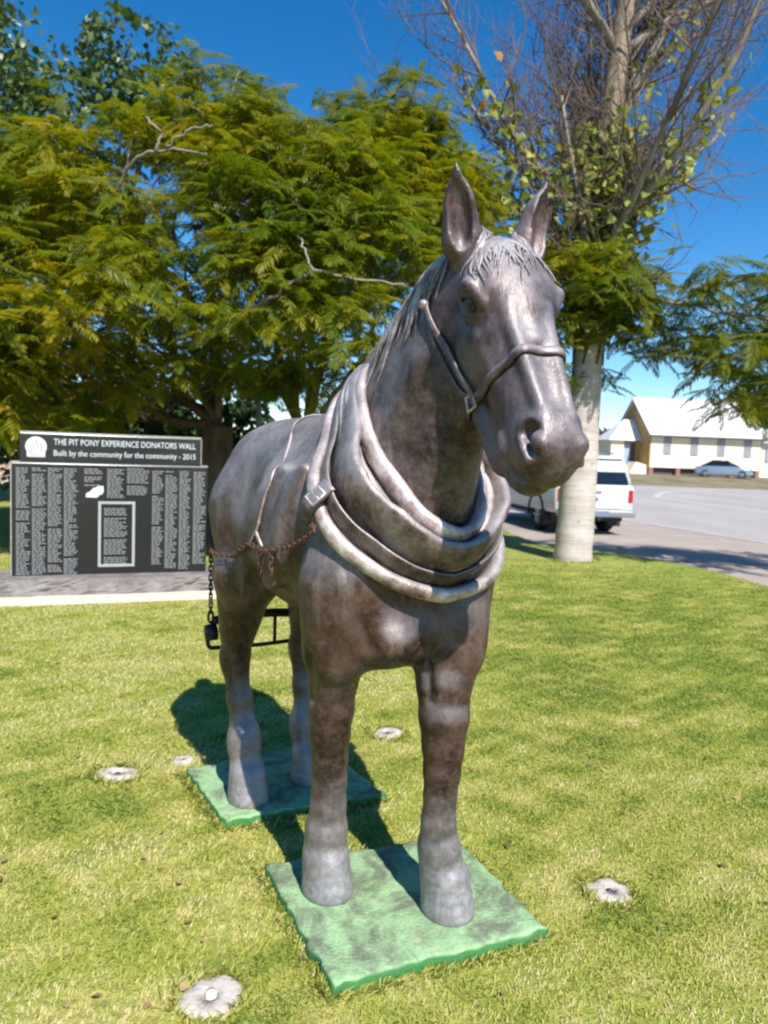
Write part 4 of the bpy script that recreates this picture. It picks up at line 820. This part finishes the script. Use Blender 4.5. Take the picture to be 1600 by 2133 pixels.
M_BARKP = bark('poinciana_bark', (0.07, 0.042, 0.028), (0.17, 0.12, 0.085)); M_BARKG = bark('grey_branch_bark', (0.16, 0.135, 0.11), (0.36, 0.31, 0.26)); M_BARKD = bark('dark_bark', (0.05, 0.04, 0.03), (0.13, 0.10, 0.075))
M_TWIG = bark('twig_bark', (0.11, 0.08, 0.065), (0.21, 0.16, 0.135))
m = Mat('pale_smooth_bark', 0.85, 0, 0.25); f = m.noise(3, 6, 0.65, stretch=(1, 1, 0.6)); g = m.noise(5, 4, 0.7, stretch=(0.3, 0.3, 6)); h = m.noise(9, 5, 0.75)
c = m.ramp(f, [(0.3, (0.42, 0.365, 0.335)), (0.7, (0.62, 0.56, 0.53))]); c = m.mix(m.ramp(g, [(0.45, 0.0), (0.68, 0.7)]), c, (0.30, 0.25, 0.22)); c = m.mix(m.ramp(h, [(0.60, 0.0), (0.70, 0.7)]), c, (0.17, 0.14, 0.12)); sp = m.n('SeparateXYZ'); m.l(m.coord(), sp.inputs[0]); upz = m.n('MapRange'); upz.inputs['From Min'].default_value = 3.6; upz.inputs['From Max'].default_value = 5.0; m.l(sp.outputs[2], upz.inputs['Value'])
c = m.mix(upz.outputs[0], c, m.ramp(m.noise(7, 6, 0.7, stretch=(1, 1, .25)), [(0.3, (0.13, 0.10, 0.07)), (0.7, (0.34, 0.28, 0.20))])); m.color(c); m.bump(g, 0.4, 0.02); M_PALEBARK = m.m
F_POIN = leaf_material('poinciana_leaf', [(0.0, (0.075, 0.125, 0.009)), (0.35, (0.155, 0.19, 0.009)), (0.7, (0.26, 0.24, 0.009)), (1.0, (0.38, 0.27, 0.011))], 0.48)
F_BIG = leaf_material('heart_leaf', [(0.0, (0.045, 0.090, 0.025)), (0.5, (0.105, 0.160, 0.045)), (0.85, (0.19, 0.24, 0.08)), (1.0, (0.45, 0.33, 0.03))], 0.25, 0.38)
F_VINE = leaf_material('creeper_leaf', [(0.0, (0.10, 0.15, 0.02)), (0.5, (0.25, 0.29, 0.045)), (0.9, (0.46, 0.44, 0.11)), (1.0, (0.42, 0.20, 0.05))], 0.35, 0.4)
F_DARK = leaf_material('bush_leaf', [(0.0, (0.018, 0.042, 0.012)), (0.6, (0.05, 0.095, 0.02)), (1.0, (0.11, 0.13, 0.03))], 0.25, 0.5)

# ---- leaf shapes
def frond(seed, n=13, L=1.0):
    r = np.random.default_rng(seed); V = []; Q = []; T = []
    ax = lambda t: np.array([t * L, 0.0, -0.20 * L * t * t])
    for i in range(4):                                              # rachis as a thin strip
        a, b = ax(i / 4), ax((i + 1) / 4); w = 0.008 * L; k = len(V); V += [a + (0, w, 0), a - (0, w, 0), b - (0, w, 0), b + (0, w, 0)]; Q.append((k, k + 1, k + 2, k + 3))
    for i in range(n):
        t = 0.10 + 0.90 * i / (n - 1); p = ax(t); ln = L * (0.26 * math.sin(math.pi * (0.18 + 0.75 * t)) + 0.03)
        for s in (-1, 1):
            a = R(58 - 22 * t + r.normal(0, 5)); d = np.array([math.cos(a), s * math.sin(a), r.normal(-0.10, 0.10)]); d /= np.linalg.norm(d); sd = np.array([-d[1], d[0], 0]) * 0.017 * L * 1.35
            k = len(V); m_ = p + d * ln * .45 + (0, 0, -.01 * L); V += [p, m_ - sd * s * 1.15, p + d * ln + (0, 0, -.07 * L), m_ + sd * s * 1.15]
            Q.append((k, k + 1, k + 2, k + 3))
    return np.array(V), [np.array(Q)]
FRONDS = [frond(s, 12 + s % 3) for s in range(5)]
def heart(w=0.42, fold=0.12, drop=0.18):
    V = np.array([(0, 0, 0), (.12, w, fold), (.5, w * .92, fold - drop * .3), (1, 0, -drop), (.5, -w * .92, fold - drop * .3), (.12, -w, fold), (.5, 0, -drop * .25)]); return V, [np.array([(0, 6, 2, 1), (0, 5, 4, 6)]), np.array([(6, 3, 2), (6, 4, 3)])]
HEARTS = [heart(), heart(0.36, 0.05, 0.3), heart(0.45, 0.2, 0.1)]

def limb(mb, pts, r0, r1, n=7, seg=6, wob=0.0):
    P = catmull(pts, seg); 
    if wob: P = [p + rng.normal(0, wob, 3) * (0 < i < len(P) - 1) for i, p in enumerate(P)]
    m_ = len(P); mb.tube([tuple(p) for p in P], [r0 + (r1 - r0) * (i / (m_ - 1)) ** 0.8 for i in range(m_)], n); return P

# ---------------------------------------------------------------- the feathery poinciana
DC = np.array([-2.3, 12.4, 0.0])
def dome_pt(th, rho, depth):
    rx = 8.2 if math.cos(th) < 0 else 4.9; ex = 2.3 if math.cos(th) < 0 else 2.3 + 1.6 * math.cos(th); ry = 4.7 if math.sin(th) < 0 else 4.0
    lump = 0.35 * math.sin(3 * th + 4 * rho) + 0.28 * math.sin(7 * th - 5 * rho + 1.3) + 0.2 * math.sin(11 * th + 9 * rho)
    z = 1.75 + 4.75 * (1 - rho ** ex) ** 0.85 + lump * 1.25 * (1 - 0.5 * rho) - depth
    if math.cos(th) < 0: z -= 1.5 * (rho * -math.cos(th)) ** 1.2
    return np.array([DC[0] + rx * rho * math.cos(th), DC[1] + ry * rho * math.sin(th), z])
tree = empty('poinciana_tree', (0, 0, 0), label='broad feathery yellow-green poinciana tree arching behind the horse and memorial wall', cat='tree')
tk = MB(); forkA, forkB = np.array([-2.75, 12.6, 1.9]), np.array([-1.35, 12.8, 1.7])
limb(tk, [(-2.95, 12.7, -0.15), (-2.9, 12.65, 0.6), (-2.8, 12.6, 1.3), forkA], 0.34, 0.24, 12); limb(tk, [(-2.2, 12.9, -0.15), (-1.9, 12.9, 0.7), forkB], 0.28, 0.20, 12)
tk.build('trunk', M_BARKP, tree, True)
LP = []
anchors = []
for i in range(30):
    th = i * 2.399 + rng.uniform(-.2, .2); rho = math.sqrt((i + .5) / 30) * .93; anchors.append((th, rho))
for th, rho in anchors:
    if rho > .6 and math.sin(th) < -.1: continue
    e = dome_pt(th, rho, 0.75); f0 = forkA if e[0] < -1.9 else forkB; mid = f0 + (e - f0) * 0.45 + np.array([0, 0, 0.25 + 0.35 * rho]) + rng.normal(0, .25, 3)
    mb = MB(); q = f0 + (mid - f0) * .4 + rng.normal(0, .14, 3); P = limb(mb, [f0, q, mid, mid + (e - mid) * .5 + rng.normal(0, .22, 3), e], rng.uniform(.06, .10), 0.018, 7, 5, .02); P = P[3:]; LP += P
    for p in P[5::3]:
        d = np.clip(rng.normal(0, .4, 3), -.6, .6) + (0, -.15, .05); limb(mb, [p, p + d * .5 + rng.normal(0, .08, 3), p + d * 1.0], .026, .008, 5, 3)
    mb.build('limb', M_BARKP, tree, True)
# the long limb that reaches to the right in front of the pale trunk
RL = limb(mb := MB(), [forkB, (-0.4, 12.2, 3.0), (1.0, 11.7, 3.9), (2.6, 11.2, 4.0), (4.3, 11.0, 3.75), (6.0, 10.9, 3.5), (7.8, 11.1, 3.2)], .065, .012, 8, 7, .02)
for p in RL[12::3]:
    d = np.array([rng.normal(.2, .5), rng.normal(-.1, .5), rng.normal(.05, .3)]); limb(mb, [p, p + d * .5, p + d * 1.1 + (0, 0, -.15)], .024, .007, 5, 3)
mb.build('limb', M_BARKG, tree, True)
for pts_, r_ in (([(-2.3, 9.2, 2.75), (-1.75, 8.7, 3.0), (-1.25, 8.5, 3.25), (-0.85, 8.4, 3.48), (-0.4, 8.4, 3.42), (0.15, 8.5, 3.38)], .036), ([(-0.85, 8.4, 3.48), (-0.95, 8.5, 3.7), (-1.05, 8.6, 3.9)], .016), ([(-3.7, 10.1, 4.5), (-3.2, 9.6, 4.95), (-2.7, 9.3, 5.02), (-2.2, 9.2, 4.95)], .030), ([(-2.85, 9.35, 5.0), (-2.78, 9.3, 5.2), (-2.95, 9.3, 5.38)], .020), ([(-2.7, 9.3, 5.02), (-2.45, 9.2, 5.2), (-2.15, 9.2, 5.27)], .016)):
    limb(mb2 := MB(), pts_, r_, .010, 7, 6, .012); mb2.build('limb', M_BARKG, tree, True)
LP = np.array(LP); C = []; twig = MB()
while len(C) < 1500:
    th = rng.uniform(0, 2 * math.pi); rho = math.sqrt(rng.uniform(0, 1.0)); dep = rng.exponential(.55) if rng.random() > .07 else -rng.uniform(.1, .42)
    if math.sin(th) > 0.25 and rng.random() < 0.45: continue
    if dep > 2.6: continue
    p = dome_pt(th, rho, dep)
    if p[2] < 1.55 + 0.3 * rng.random(): continue
    lump = math.sin(2.1 * p[0] + 1.1 * p[2]) + math.sin(1.7 * p[1] - 1.9 * p[2] + .6) + math.sin(2.6 * p[2] + 1.3 * p[0] + 2)
    if lump < -0.5 and rng.random() < 0.88: continue
    if -1.4 < p[0] < 0.3 and p[2] < 2.6 and p[1] < 12: continue                   # the open gap under the crown beside the trunks
    C.append(p)
for _ in range(330):
    k = int(rng.uniform(13, len(RL) - 1)); C.append(RL[k] + np.array([rng.normal(0, .6), rng.normal(0, .45), rng.uniform(-1.25, .6)]))
for _ in range(300): C.append(np.array([rng.uniform(-8.5, -.6), rng.uniform(9.3, 12.0), rng.uniform(1.75, 3.7)]))
for _ in range(150): C.append(np.array([rng.uniform(-8.5, -4.4), rng.uniform(9.1, 10.6), rng.uniform(1.7, 2.9)]))
for _ in range(10): C.append(np.array([-1.85, 11.3, 2.75]) + rng.normal(0, .3, 3) * (1, .4, .5))
C = [p for k_, p in enumerate(C) if k_ >= len(C) - 10 or not (-3.4 < p[0] < -0.9 and p[2] < 2.45 and p[1] < 12.2)]
C = [p for p in C if not (-.032 < p[0] / p[1] - .253 < .016 and p[2] < 3.7 and rng.random() < .96)]
C = np.array(C); SD = np.array([-math.sin(R(22)) * math.cos(R(46)), math.cos(R(22)) * math.cos(R(46)), -math.sin(R(46))])
ts = (11.75 - C[:, 1]) / SD[1]; HX = C + SD * ts[:, None]                       # keep the lower pale trunk in the sun
C = C[~((ts > 0) & (abs(HX[:, 0] - 3.0) < .75) & (HX[:, 2] > -.3) & (HX[:, 2] < 2.7))]; C = C[~((C[:, 1] < 9.1) & (C[:, 0] < -.8) & (C[:, 2] < 2.9))]
for p in C[::3]:
    q = LP[np.argsort(np.linalg.norm(LP - p, axis=1))[rng.integers(0, 10)]]
    if np.linalg.norm(q - p) < 1.4: limb(twig, [q, (p + q) / 2 + rng.normal(0, .12, 3), p], .018, .006, 4, 3)
o = twig.build('twigs', M_BARKG, tree, True); o['kind'] = 'stuff'
off, dr, tint = [], [], []
for p in C:
    k = rng.integers(5, 9); a0 = rng.uniform(0, 6.28); tb = np.clip(0.42 + 0.13 * rng.normal() + 0.10 * math.sin(1.3 * p[0]) + 0.10 * math.sin(1.9 * p[2] + p[1]), 0.02, .98)
    for i in range(k):
        a = a0 + 2 * math.pi * i / k + rng.normal(0, .25); pit = rng.uniform(-.75, .35); dr.append((math.cos(a) * math.cos(pit), math.sin(a) * math.cos(pit), math.sin(pit))); off.append(p + rng.normal(0, .06, 3)); tint.append(np.clip(tb + rng.normal(0, .12), 0, .999))
off, dr, tint = np.array(off), np.array(dr), np.array(tint); n = len(off)
place_leaves(tree, FRONDS, rng.integers(0, 5, n), rot_to(dr, rng.normal(0, .35, n)) * rng.uniform(.34, .56, n)[:, None, None], off, tint, F_POIN, 'frond', 'crown')

# ---------------------------------------------------------------- crowns made of separate leaves on lumps
def leafy(name, label, base, lumps, nleaf, size, mat, trunk_r, bark_m, group=None, n_single=0, tint=(.42, .22), cat='tree', single='leaf', gap=0.35):
    root = empty(name, (0, 0, 0), label=label, cat=cat, group=group); base = np.array(base, float); tk = MB()
    top = np.mean([l[0] for l in lumps], axis=0); fk = base + (top - base) * .45; limb(tk, [base - (0, 0, .15), base + (fk - base) * .5 + rng.normal(0, .05, 3), fk], trunk_r, trunk_r * .65, 9)
    for c, r in lumps: limb(tk, [fk, (fk + np.array(c)) / 2 + rng.normal(0, .15, 3), np.array(c) + (0, 0, .3 * np.max(r))], trunk_r * .45, .02, 6)
    tk.build('trunk', bark_m, root, True); w = np.array([np.prod(r) ** (2 / 3) if hasattr(r, '__len__') else r * r for c, r in lumps]); idx = rng.choice(len(lumps), nleaf, p=w / w.sum())
    u = rng.normal(0, 1, (nleaf, 3)); u /= np.linalg.norm(u, axis=1, keepdims=True); rad = (1 - rng.exponential(.16, nleaf)).clip(.25, 1.1); P = np.empty((nleaf, 3))
    for i, (c, r) in enumerate(lumps):
        s = idx == i; bump = 1 + .16 * np.sin(5 * u[s, 0] + 3 * i) * np.sin(4 * u[s, 1] + i) + .14 * np.sin(6 * u[s, 2] + 2 * i); P[s] = np.array(c) + u[s] * (rad[s] * bump)[:, None] * np.array(r)
    keep = (np.sin(P[:, 0] * 3.1 + P[:, 2] * 2.2) + np.sin(P[:, 1] * 2.7 - P[:, 2] * 3.3) + rng.normal(0, .6, nleaf)) > -1.6 + gap; P, u = P[keep], u[keep]; k = len(P)
    d = u * .5 + rng.normal(0, .5, (k, 3)) + np.array([0, 0, -.35]); t = np.clip(rng.normal(tint[0], tint[1], k), 0, .999)
    t = np.where((t < .9) | (rng.random(k) < .25), t, .6)
    place_leaves(root, HEARTS, rng.integers(0, 3, k), rot_to(d, rng.normal(0, .6, k)) * (size * rng.uniform(.7, 1.25, k))[:, None, None], P, t, mat, single, 'crown', n_single=n_single) if n_single else tag(merge('crown', HEARTS, rng.integers(0, 3, k), rot_to(d, rng.normal(0, .6, k)) * (size * rng.uniform(.7, 1.25, k))[:, None, None], P, t, mat, root))
    return root
leafy('broadleaf_tree', 'tall tree with round glossy leaves rising at the top left behind the poinciana', (-7.0, 16.6, 0), [((-8.4, 15.4, 8.6), (1.6, 1.4, 1.7)), ((-7.3, 15.6, 6.9), (1.5, 1.3, 1.4)), ((-6.2, 15.6, 7.9), (1.3, 1.1, 1.1)), ((-5.2, 15.4, 8.9), (.95, .9, .9)), ((-4.5, 15.3, 7.9), (.95, .9, .8)), ((-8.3, 15.2, 5.6), (1.5, 1.3, 1.3)), ((-6.2, 15.8, 5.6), (1.6, 1.3, 1.3)), ((-9.4, 15.8, 9.3), (1.4, 1.2, 1.5))], 15000, .135, F_BIG, .28, M_BARKD, n_single=300, single='leaf')
for i, (lab, b, lumps, nl, sz, mt) in enumerate([
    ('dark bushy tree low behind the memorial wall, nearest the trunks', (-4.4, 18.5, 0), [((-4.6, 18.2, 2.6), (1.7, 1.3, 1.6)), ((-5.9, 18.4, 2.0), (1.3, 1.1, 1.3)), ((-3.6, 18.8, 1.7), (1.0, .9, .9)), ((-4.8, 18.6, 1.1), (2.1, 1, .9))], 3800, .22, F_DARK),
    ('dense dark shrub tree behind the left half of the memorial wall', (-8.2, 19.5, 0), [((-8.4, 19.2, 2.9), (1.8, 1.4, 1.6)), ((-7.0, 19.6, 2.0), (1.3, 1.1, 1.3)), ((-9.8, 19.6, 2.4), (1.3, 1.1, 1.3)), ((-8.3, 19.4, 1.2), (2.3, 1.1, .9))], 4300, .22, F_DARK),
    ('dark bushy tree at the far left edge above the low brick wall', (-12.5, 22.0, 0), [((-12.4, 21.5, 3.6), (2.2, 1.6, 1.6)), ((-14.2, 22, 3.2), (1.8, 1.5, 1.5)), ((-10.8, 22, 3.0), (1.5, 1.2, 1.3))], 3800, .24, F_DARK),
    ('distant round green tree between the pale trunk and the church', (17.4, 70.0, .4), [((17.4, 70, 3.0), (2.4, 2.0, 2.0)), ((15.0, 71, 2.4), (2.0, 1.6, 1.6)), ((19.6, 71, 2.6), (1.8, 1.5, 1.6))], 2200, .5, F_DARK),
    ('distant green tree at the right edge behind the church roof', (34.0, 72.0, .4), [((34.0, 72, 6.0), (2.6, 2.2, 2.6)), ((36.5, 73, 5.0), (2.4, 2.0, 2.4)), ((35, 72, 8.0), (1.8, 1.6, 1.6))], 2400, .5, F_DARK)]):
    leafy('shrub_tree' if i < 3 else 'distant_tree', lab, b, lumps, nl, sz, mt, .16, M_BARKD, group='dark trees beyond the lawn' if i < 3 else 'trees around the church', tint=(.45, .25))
# a far band of scrub along the horizon
nfar = 9000; P = np.stack([rng.uniform(-150, 150, nfar), rng.uniform(110, 150, nfar), np.zeros(nfar)], 1); hmax = 3.2 + 1.6 * np.sin(P[:, 0] * .11) + 1.2 * np.sin(P[:, 0] * .29 + 1); P[:, 2] = .3 + np.abs(rng.beta(1.4, 1.5, nfar)) * hmax.clip(1.5)
tag(merge('far_scrub', HEARTS, rng.integers(0, 3, nfar), rot_to(rng.normal(0, 1, (nfar, 3)), rng.normal(0, 1, nfar)) * rng.uniform(1.2, 2.4, nfar)[:, None, None], P, rng.uniform(.2, .95, nfar), F_DARK, None), 'far band of low scrub along the horizon beyond the road', 'scrub', kind='stuff')

# ---------------------------------------------------------------- the bare tree with the pale trunk
bare = empty('bare_tree', (0, 0, 0), label='tall leafless tree with a thick smooth pale trunk right of the horse head', cat='tree')
tk = MB(); TR = [(2.95, 11.85, -0.12, .31), (2.955, 11.85, 0.10, .295), (2.97, 11.85, .6, .285), (2.98, 11.85, 1.5, .275), (3.0, 11.85, 2.6, .235), (3.03, 11.87, 3.8, .205), (3.10, 11.9, 5.2, .20), (3.16, 11.95, 6.2, .19), (3.26, 12.0, 7.6, .15), (3.40, 12.05, 9.2, .10), (3.5, 12.1, 11, .05)]
pts = catmull([t[:3] for t in TR], 5); rr = [t[3] for t in TR]; rs = [float(np.interp(i / 5, range(len(TR)), rr)) for i in range(len(pts))]
tk.tube([tuple(p) for p in pts], [r * (1 + .02 * math.sin(i * 1.7)) for i, r in enumerate(rs)], 16); tk.build('trunk', M_PALEBARK, bare, True)
TP = np.array(pts); tw = MB(); LIMBS = []
def twigs(p, d, r, ln, lev):
    """Ascending branches that fork towards thin upright twigs."""
    d = d / np.linalg.norm(d); nseg = 4; P = [p]
    for s in range(nseg):
        d = d + rng.normal(0, .13, 3) + (0, 0, .07); d /= np.linalg.norm(d); P.append(P[-1] + d * ln / nseg)
    tw.tube([tuple(q) for q in P], [r * (1 - .7 * i / nseg) for i in range(nseg + 1)], 5 if r > .01 else 3, cap=False)
    if lev == 0: return
    for s in range(1, nseg + 1):
        for _ in range(int(rng.integers(1, 3)) if lev > 1 else 1):
            if rng.random() < .22: continue
            e = d + rng.normal(0, .55, 3) + (0, 0, .12); twigs(P[s], e, max(r * .5, .0044), ln * rng.uniform(.45, .72), lev - 1)
specs = []
for i in range(32):
    z0 = rng.uniform(3.6, 8.6) if i > 5 else 3.8 + .35 * i; az = i * 2.4 + rng.uniform(-.3, .3); specs.append((z0, az, rng.uniform(.55, 1.15), rng.uniform(2.8, 4.8), rng.uniform(.055, .095)))
for z0, az, inc, ln, r in specs:
    if math.sin(az) < -.55 and z0 > 4.6: continue
    if math.cos(az) > .3: inc = min(inc, .85)
    p = TP[np.argmin(abs(TP[:, 2] - z0))].copy(); d = np.array([math.cos(az) * math.sin(inc), math.sin(az) * math.sin(inc) * .75, math.cos(inc)]); mb = MB(); P = [p]
    for s in range(6): d = d + rng.normal(0, .15, 3) + (0, 0, .055); d /= np.linalg.norm(d); P.append(P[-1] + d * ln / 6)
    mb.tube([tuple(q) for q in P], [r * (1 - .78 * k / 6) for k in range(7)], 8); mb.build('limb', M_BARKG, bare, True); LIMBS.append(P)
    for s in range(1, 7):
        for _ in range(3): e = d + rng.normal(0, .6, 3) + (0, 0, .1); twigs(P[s] - (P[s] - P[s - 1]) * rng.random(), e, .030 - .0028 * s, rng.uniform(.8, 1.5), 2)
o = tw.build('twigs', M_TWIG, bare, True); o['kind'] = 'stuff'
print('TWIG faces', len(o.data.polygons))
# ---------------------------------------------------------------- creeper on that tree
vine = empty('climbing_creeper', (0, 0, 0), label='yellow-green creeper climbing the upper trunk and limbs of the bare tree', cat='creeper'); vs_ = MB(); P = []
for k in range(7):
    a = k * .9; q = []
    for z in np.arange(3.0, 6.6, .25): t = TP[np.argmin(abs(TP[:, 2] - z))]; q.append((t[0] + math.cos(a + z * .8) * .23, t[1] + math.sin(a + z * .8) * .23, z))
    limb(vs_, q, .018, .008, 5, 3)
vs_.build('stem', M_BARKD, vine, True)
for _ in range(2100):
    z = 3.3 + 3.4 * rng.beta(1.5, 1.6); t = TP[np.argmin(abs(TP[:, 2] - z))]; a = rng.uniform(0, 6.28); rr_ = .22 + rng.exponential(.17); P.append((t[0] + math.cos(a) * rr_, t[1] + math.sin(a) * rr_, z))
for _ in range(900):
    l = LIMBS[rng.integers(0, 9)]; k = rng.integers(0, 4); p = l[k] + (l[k + 1] - l[k]) * rng.random(); P.append(tuple(p + rng.normal(0, .16, 3) + (0, 0, -.1)))
for _ in range(420):                                                  # trailing strands to the left of the trunk
    P.append((rng.normal(1.5, .7), 11.5 + rng.normal(0, .35), rng.normal(5.1, .75)))
P = np.array(P); k = len(P); d = rng.normal(0, .6, (k, 3)) + np.array([0, -.35, -.5])
place_leaves(vine, HEARTS, rng.integers(0, 3, k), rot_to(d, rng.normal(0, .7, k)) * rng.uniform(.10, .19, k)[:, None, None], P, np.clip(rng.normal(.55, .22, k), 0, .999), F_VINE, 'leaf', 'foliage')

# ---------------------------------------------------------------- grass and litter on the lawn
F_GRASS = leaf_material('grass_blade', [(0.0, (0.175, 0.25, 0.036)), (0.35, (0.37, 0.385, 0.060)), (0.62, (0.53, 0.49, 0.14)), (1.0, (0.66, 0.56, 0.30))], 0.35, 0.6, (1.1, 1.1, .7))
def in_poly(x, y, poly):
    x = np.asarray(x); y = np.asarray(y); r = np.zeros(len(x), bool); n = len(poly)
    for i in range(n):
        (x0, y0), (x1, y1) = poly[i], poly[i - 1]; c = ((y0 > y) != (y1 > y)) & (x < (x1 - x0) * (y - y0) / (y1 - y0 + 1e-12) + x0); r ^= c
    return r
N = 600000; Y = 1.1 + 11.0 * rng.beta(1.0, 1.9, N); X = (rng.uniform(-1, 1, N)) * (.62 * Y + 1.1)
ok = in_poly(X, Y, LAWN_POLY)
for cs in ([(-0.405, 2.742), (-0.10, 2.085), (0.605, 2.42), (0.335, 3.035)], [(-0.905, 3.58), (-0.615, 3.075), (0.055, 3.40), (-0.30, 3.985)]): ok &= ~in_poly(X, Y, cs)
for sx_, sy_, sr in ((-0.449, 2.103, .08), (.885, 2.721, .073), (-1.231, 3.568, .083), (.068, 4.228, .078)): ok &= ((X - sx_) / 1.1) ** 2 + ((Y - sy_) / .95) ** 2 > sr ** 2
ca, sa = math.cos(MA), math.sin(MA); ax_, ay_ = X + 3.70, Y - 7.60; ok &= ~((ax_ * ca + ay_ * sa < 2.15) & (-ax_ * sa + ay_ * ca > -.5) & (-ax_ * sa + ay_ * ca < .55))
X, Y = X[ok], Y[ok]; patch = np.zeros(len(X)); wr = np.random.default_rng(3)
for lam, am, cnt in ((1.6, .20, 7), (.6, .30, 9), (.22, .26, 10)):
    for _ in range(cnt): th_ = wr.uniform(0, 6.28); kk = 2 * math.pi / (lam * wr.uniform(.7, 1.5)); patch += am * np.sin(kk * (X * math.cos(th_) + Y * math.sin(th_)) + wr.uniform(0, 6.28)) / math.sqrt(cnt / 2)
patch += .75 * np.clip((Y - 2.2) / 3, 0, 1) * np.clip((X - .1) / 1.2, 0, 1) - .25 * np.clip((Y - 3.5) / 2, 0, 1) * np.clip((-X) / 1.2, 0, 1)
keep = rng.random(len(X)) < .76 + .16 * patch; X, Y, patch = X[keep], Y[keep], patch[keep]; n = len(X)
def fringe(poly, k, out):
    P = np.array(poly); i = rng.integers(0, len(P), k); t = rng.random((k, 1)); p = P[i] + (P[(i + 1) % len(P)] - P[i]) * t; c_ = P.mean(0); dd = p - c_; return p + dd / np.linalg.norm(dd, axis=1, keepdims=True) * np.abs(rng.normal(out, .02, (k, 1)))
FR = np.concatenate([fringe([(-0.40, 2.76), (-0.10, 2.125), (0.595, 2.435), (0.33, 3.03)], 2600, .012), fringe([(-0.90, 3.58), (-0.615, 3.08), (0.05, 3.40), (-0.30, 3.98)], 2200, .012)] + [fringe([(x_ + r_ * math.cos(w), y_ + r_ * math.sin(w)) for w in np.linspace(0, 6.0, 14)], 420, .01) for x_, y_, r_ in ((-0.449, 2.103, .09), (.885, 2.721, .083), (-1.231, 3.568, .095), (.068, 4.228, .09), (2.95, 11.85, .32))])
X = np.concatenate([X, FR[:, 0]]); Y = np.concatenate([Y, FR[:, 1]]); patch = np.concatenate([patch, rng.normal(.3, .4, len(FR))]); n0 = n; n = len(X); tall = np.where(np.arange(n) < n0, 1.0, 1.75)
a = rng.uniform(0, 6.28, n); h = tall * rng.uniform(.008, .022, n) * (1 + .15 * patch) * (0.75 + .05 * Y); w = rng.uniform(.0013, .0026, n) * (1 + .12 * Y); ln = rng.uniform(.2, 1.3, n)
dx, dy = np.cos(a), np.sin(a); V = np.empty((n, 4, 3)); B = np.stack([X, Y, np.full(n, -.002)], 1); S = np.stack([-dy, dx, np.zeros(n)], 1) * w[:, None]; D = np.stack([dx * ln, dy * ln, np.ones(n)], 1)
V[:, 0] = B - S; V[:, 1] = B + S; V[:, 2] = B + D * (h * .55)[:, None] + S * .9; V[:, 3] = B + D * (h * .95)[:, None] + np.stack([dx, dy, -.15 * np.ones(n)], 1) * (h * .35)[:, None]
b = np.arange(n)[:, None] * 4; me = mesh_np('grass', V.reshape(-1, 3), b + np.array([[0, 1, 2, 3]])); set_tint(me, np.repeat(np.clip(.58 - .60 * patch + rng.normal(0, .17, n), 0, 1), 4)); me.materials.append(F_GRASS)
tag(link('grass', me), 'short mown couch grass with straw-coloured patches on the lawn', 'grass', kind='stuff')
k = 150; Y = 1.6 + 6 * rng.beta(1, 1.6, k); X = rng.uniform(-1, 1, k) * (.6 * Y); P = np.stack([X, Y, rng.uniform(.012, .022, k)], 1); d = np.stack([rng.normal(0, 1, k), rng.normal(0, 1, k), rng.normal(0, .15, k)], 1)
F_DRY = leaf_material('dry_leaf', [(0.0, (0.14, 0.075, 0.035)), (0.5, (0.30, 0.19, 0.10)), (1.0, (0.42, 0.30, 0.17))], .15, .7)
tag(merge('leaf_litter', HEARTS, rng.integers(0, 3, k), rot_to(d, rng.normal(0, .3, k)) * rng.uniform(.012, .034, k)[:, None, None], P, rng.random(k), F_DRY, None), 'scattered small dry brown leaves lying on the lawn', 'leaf litter', kind='stuff')
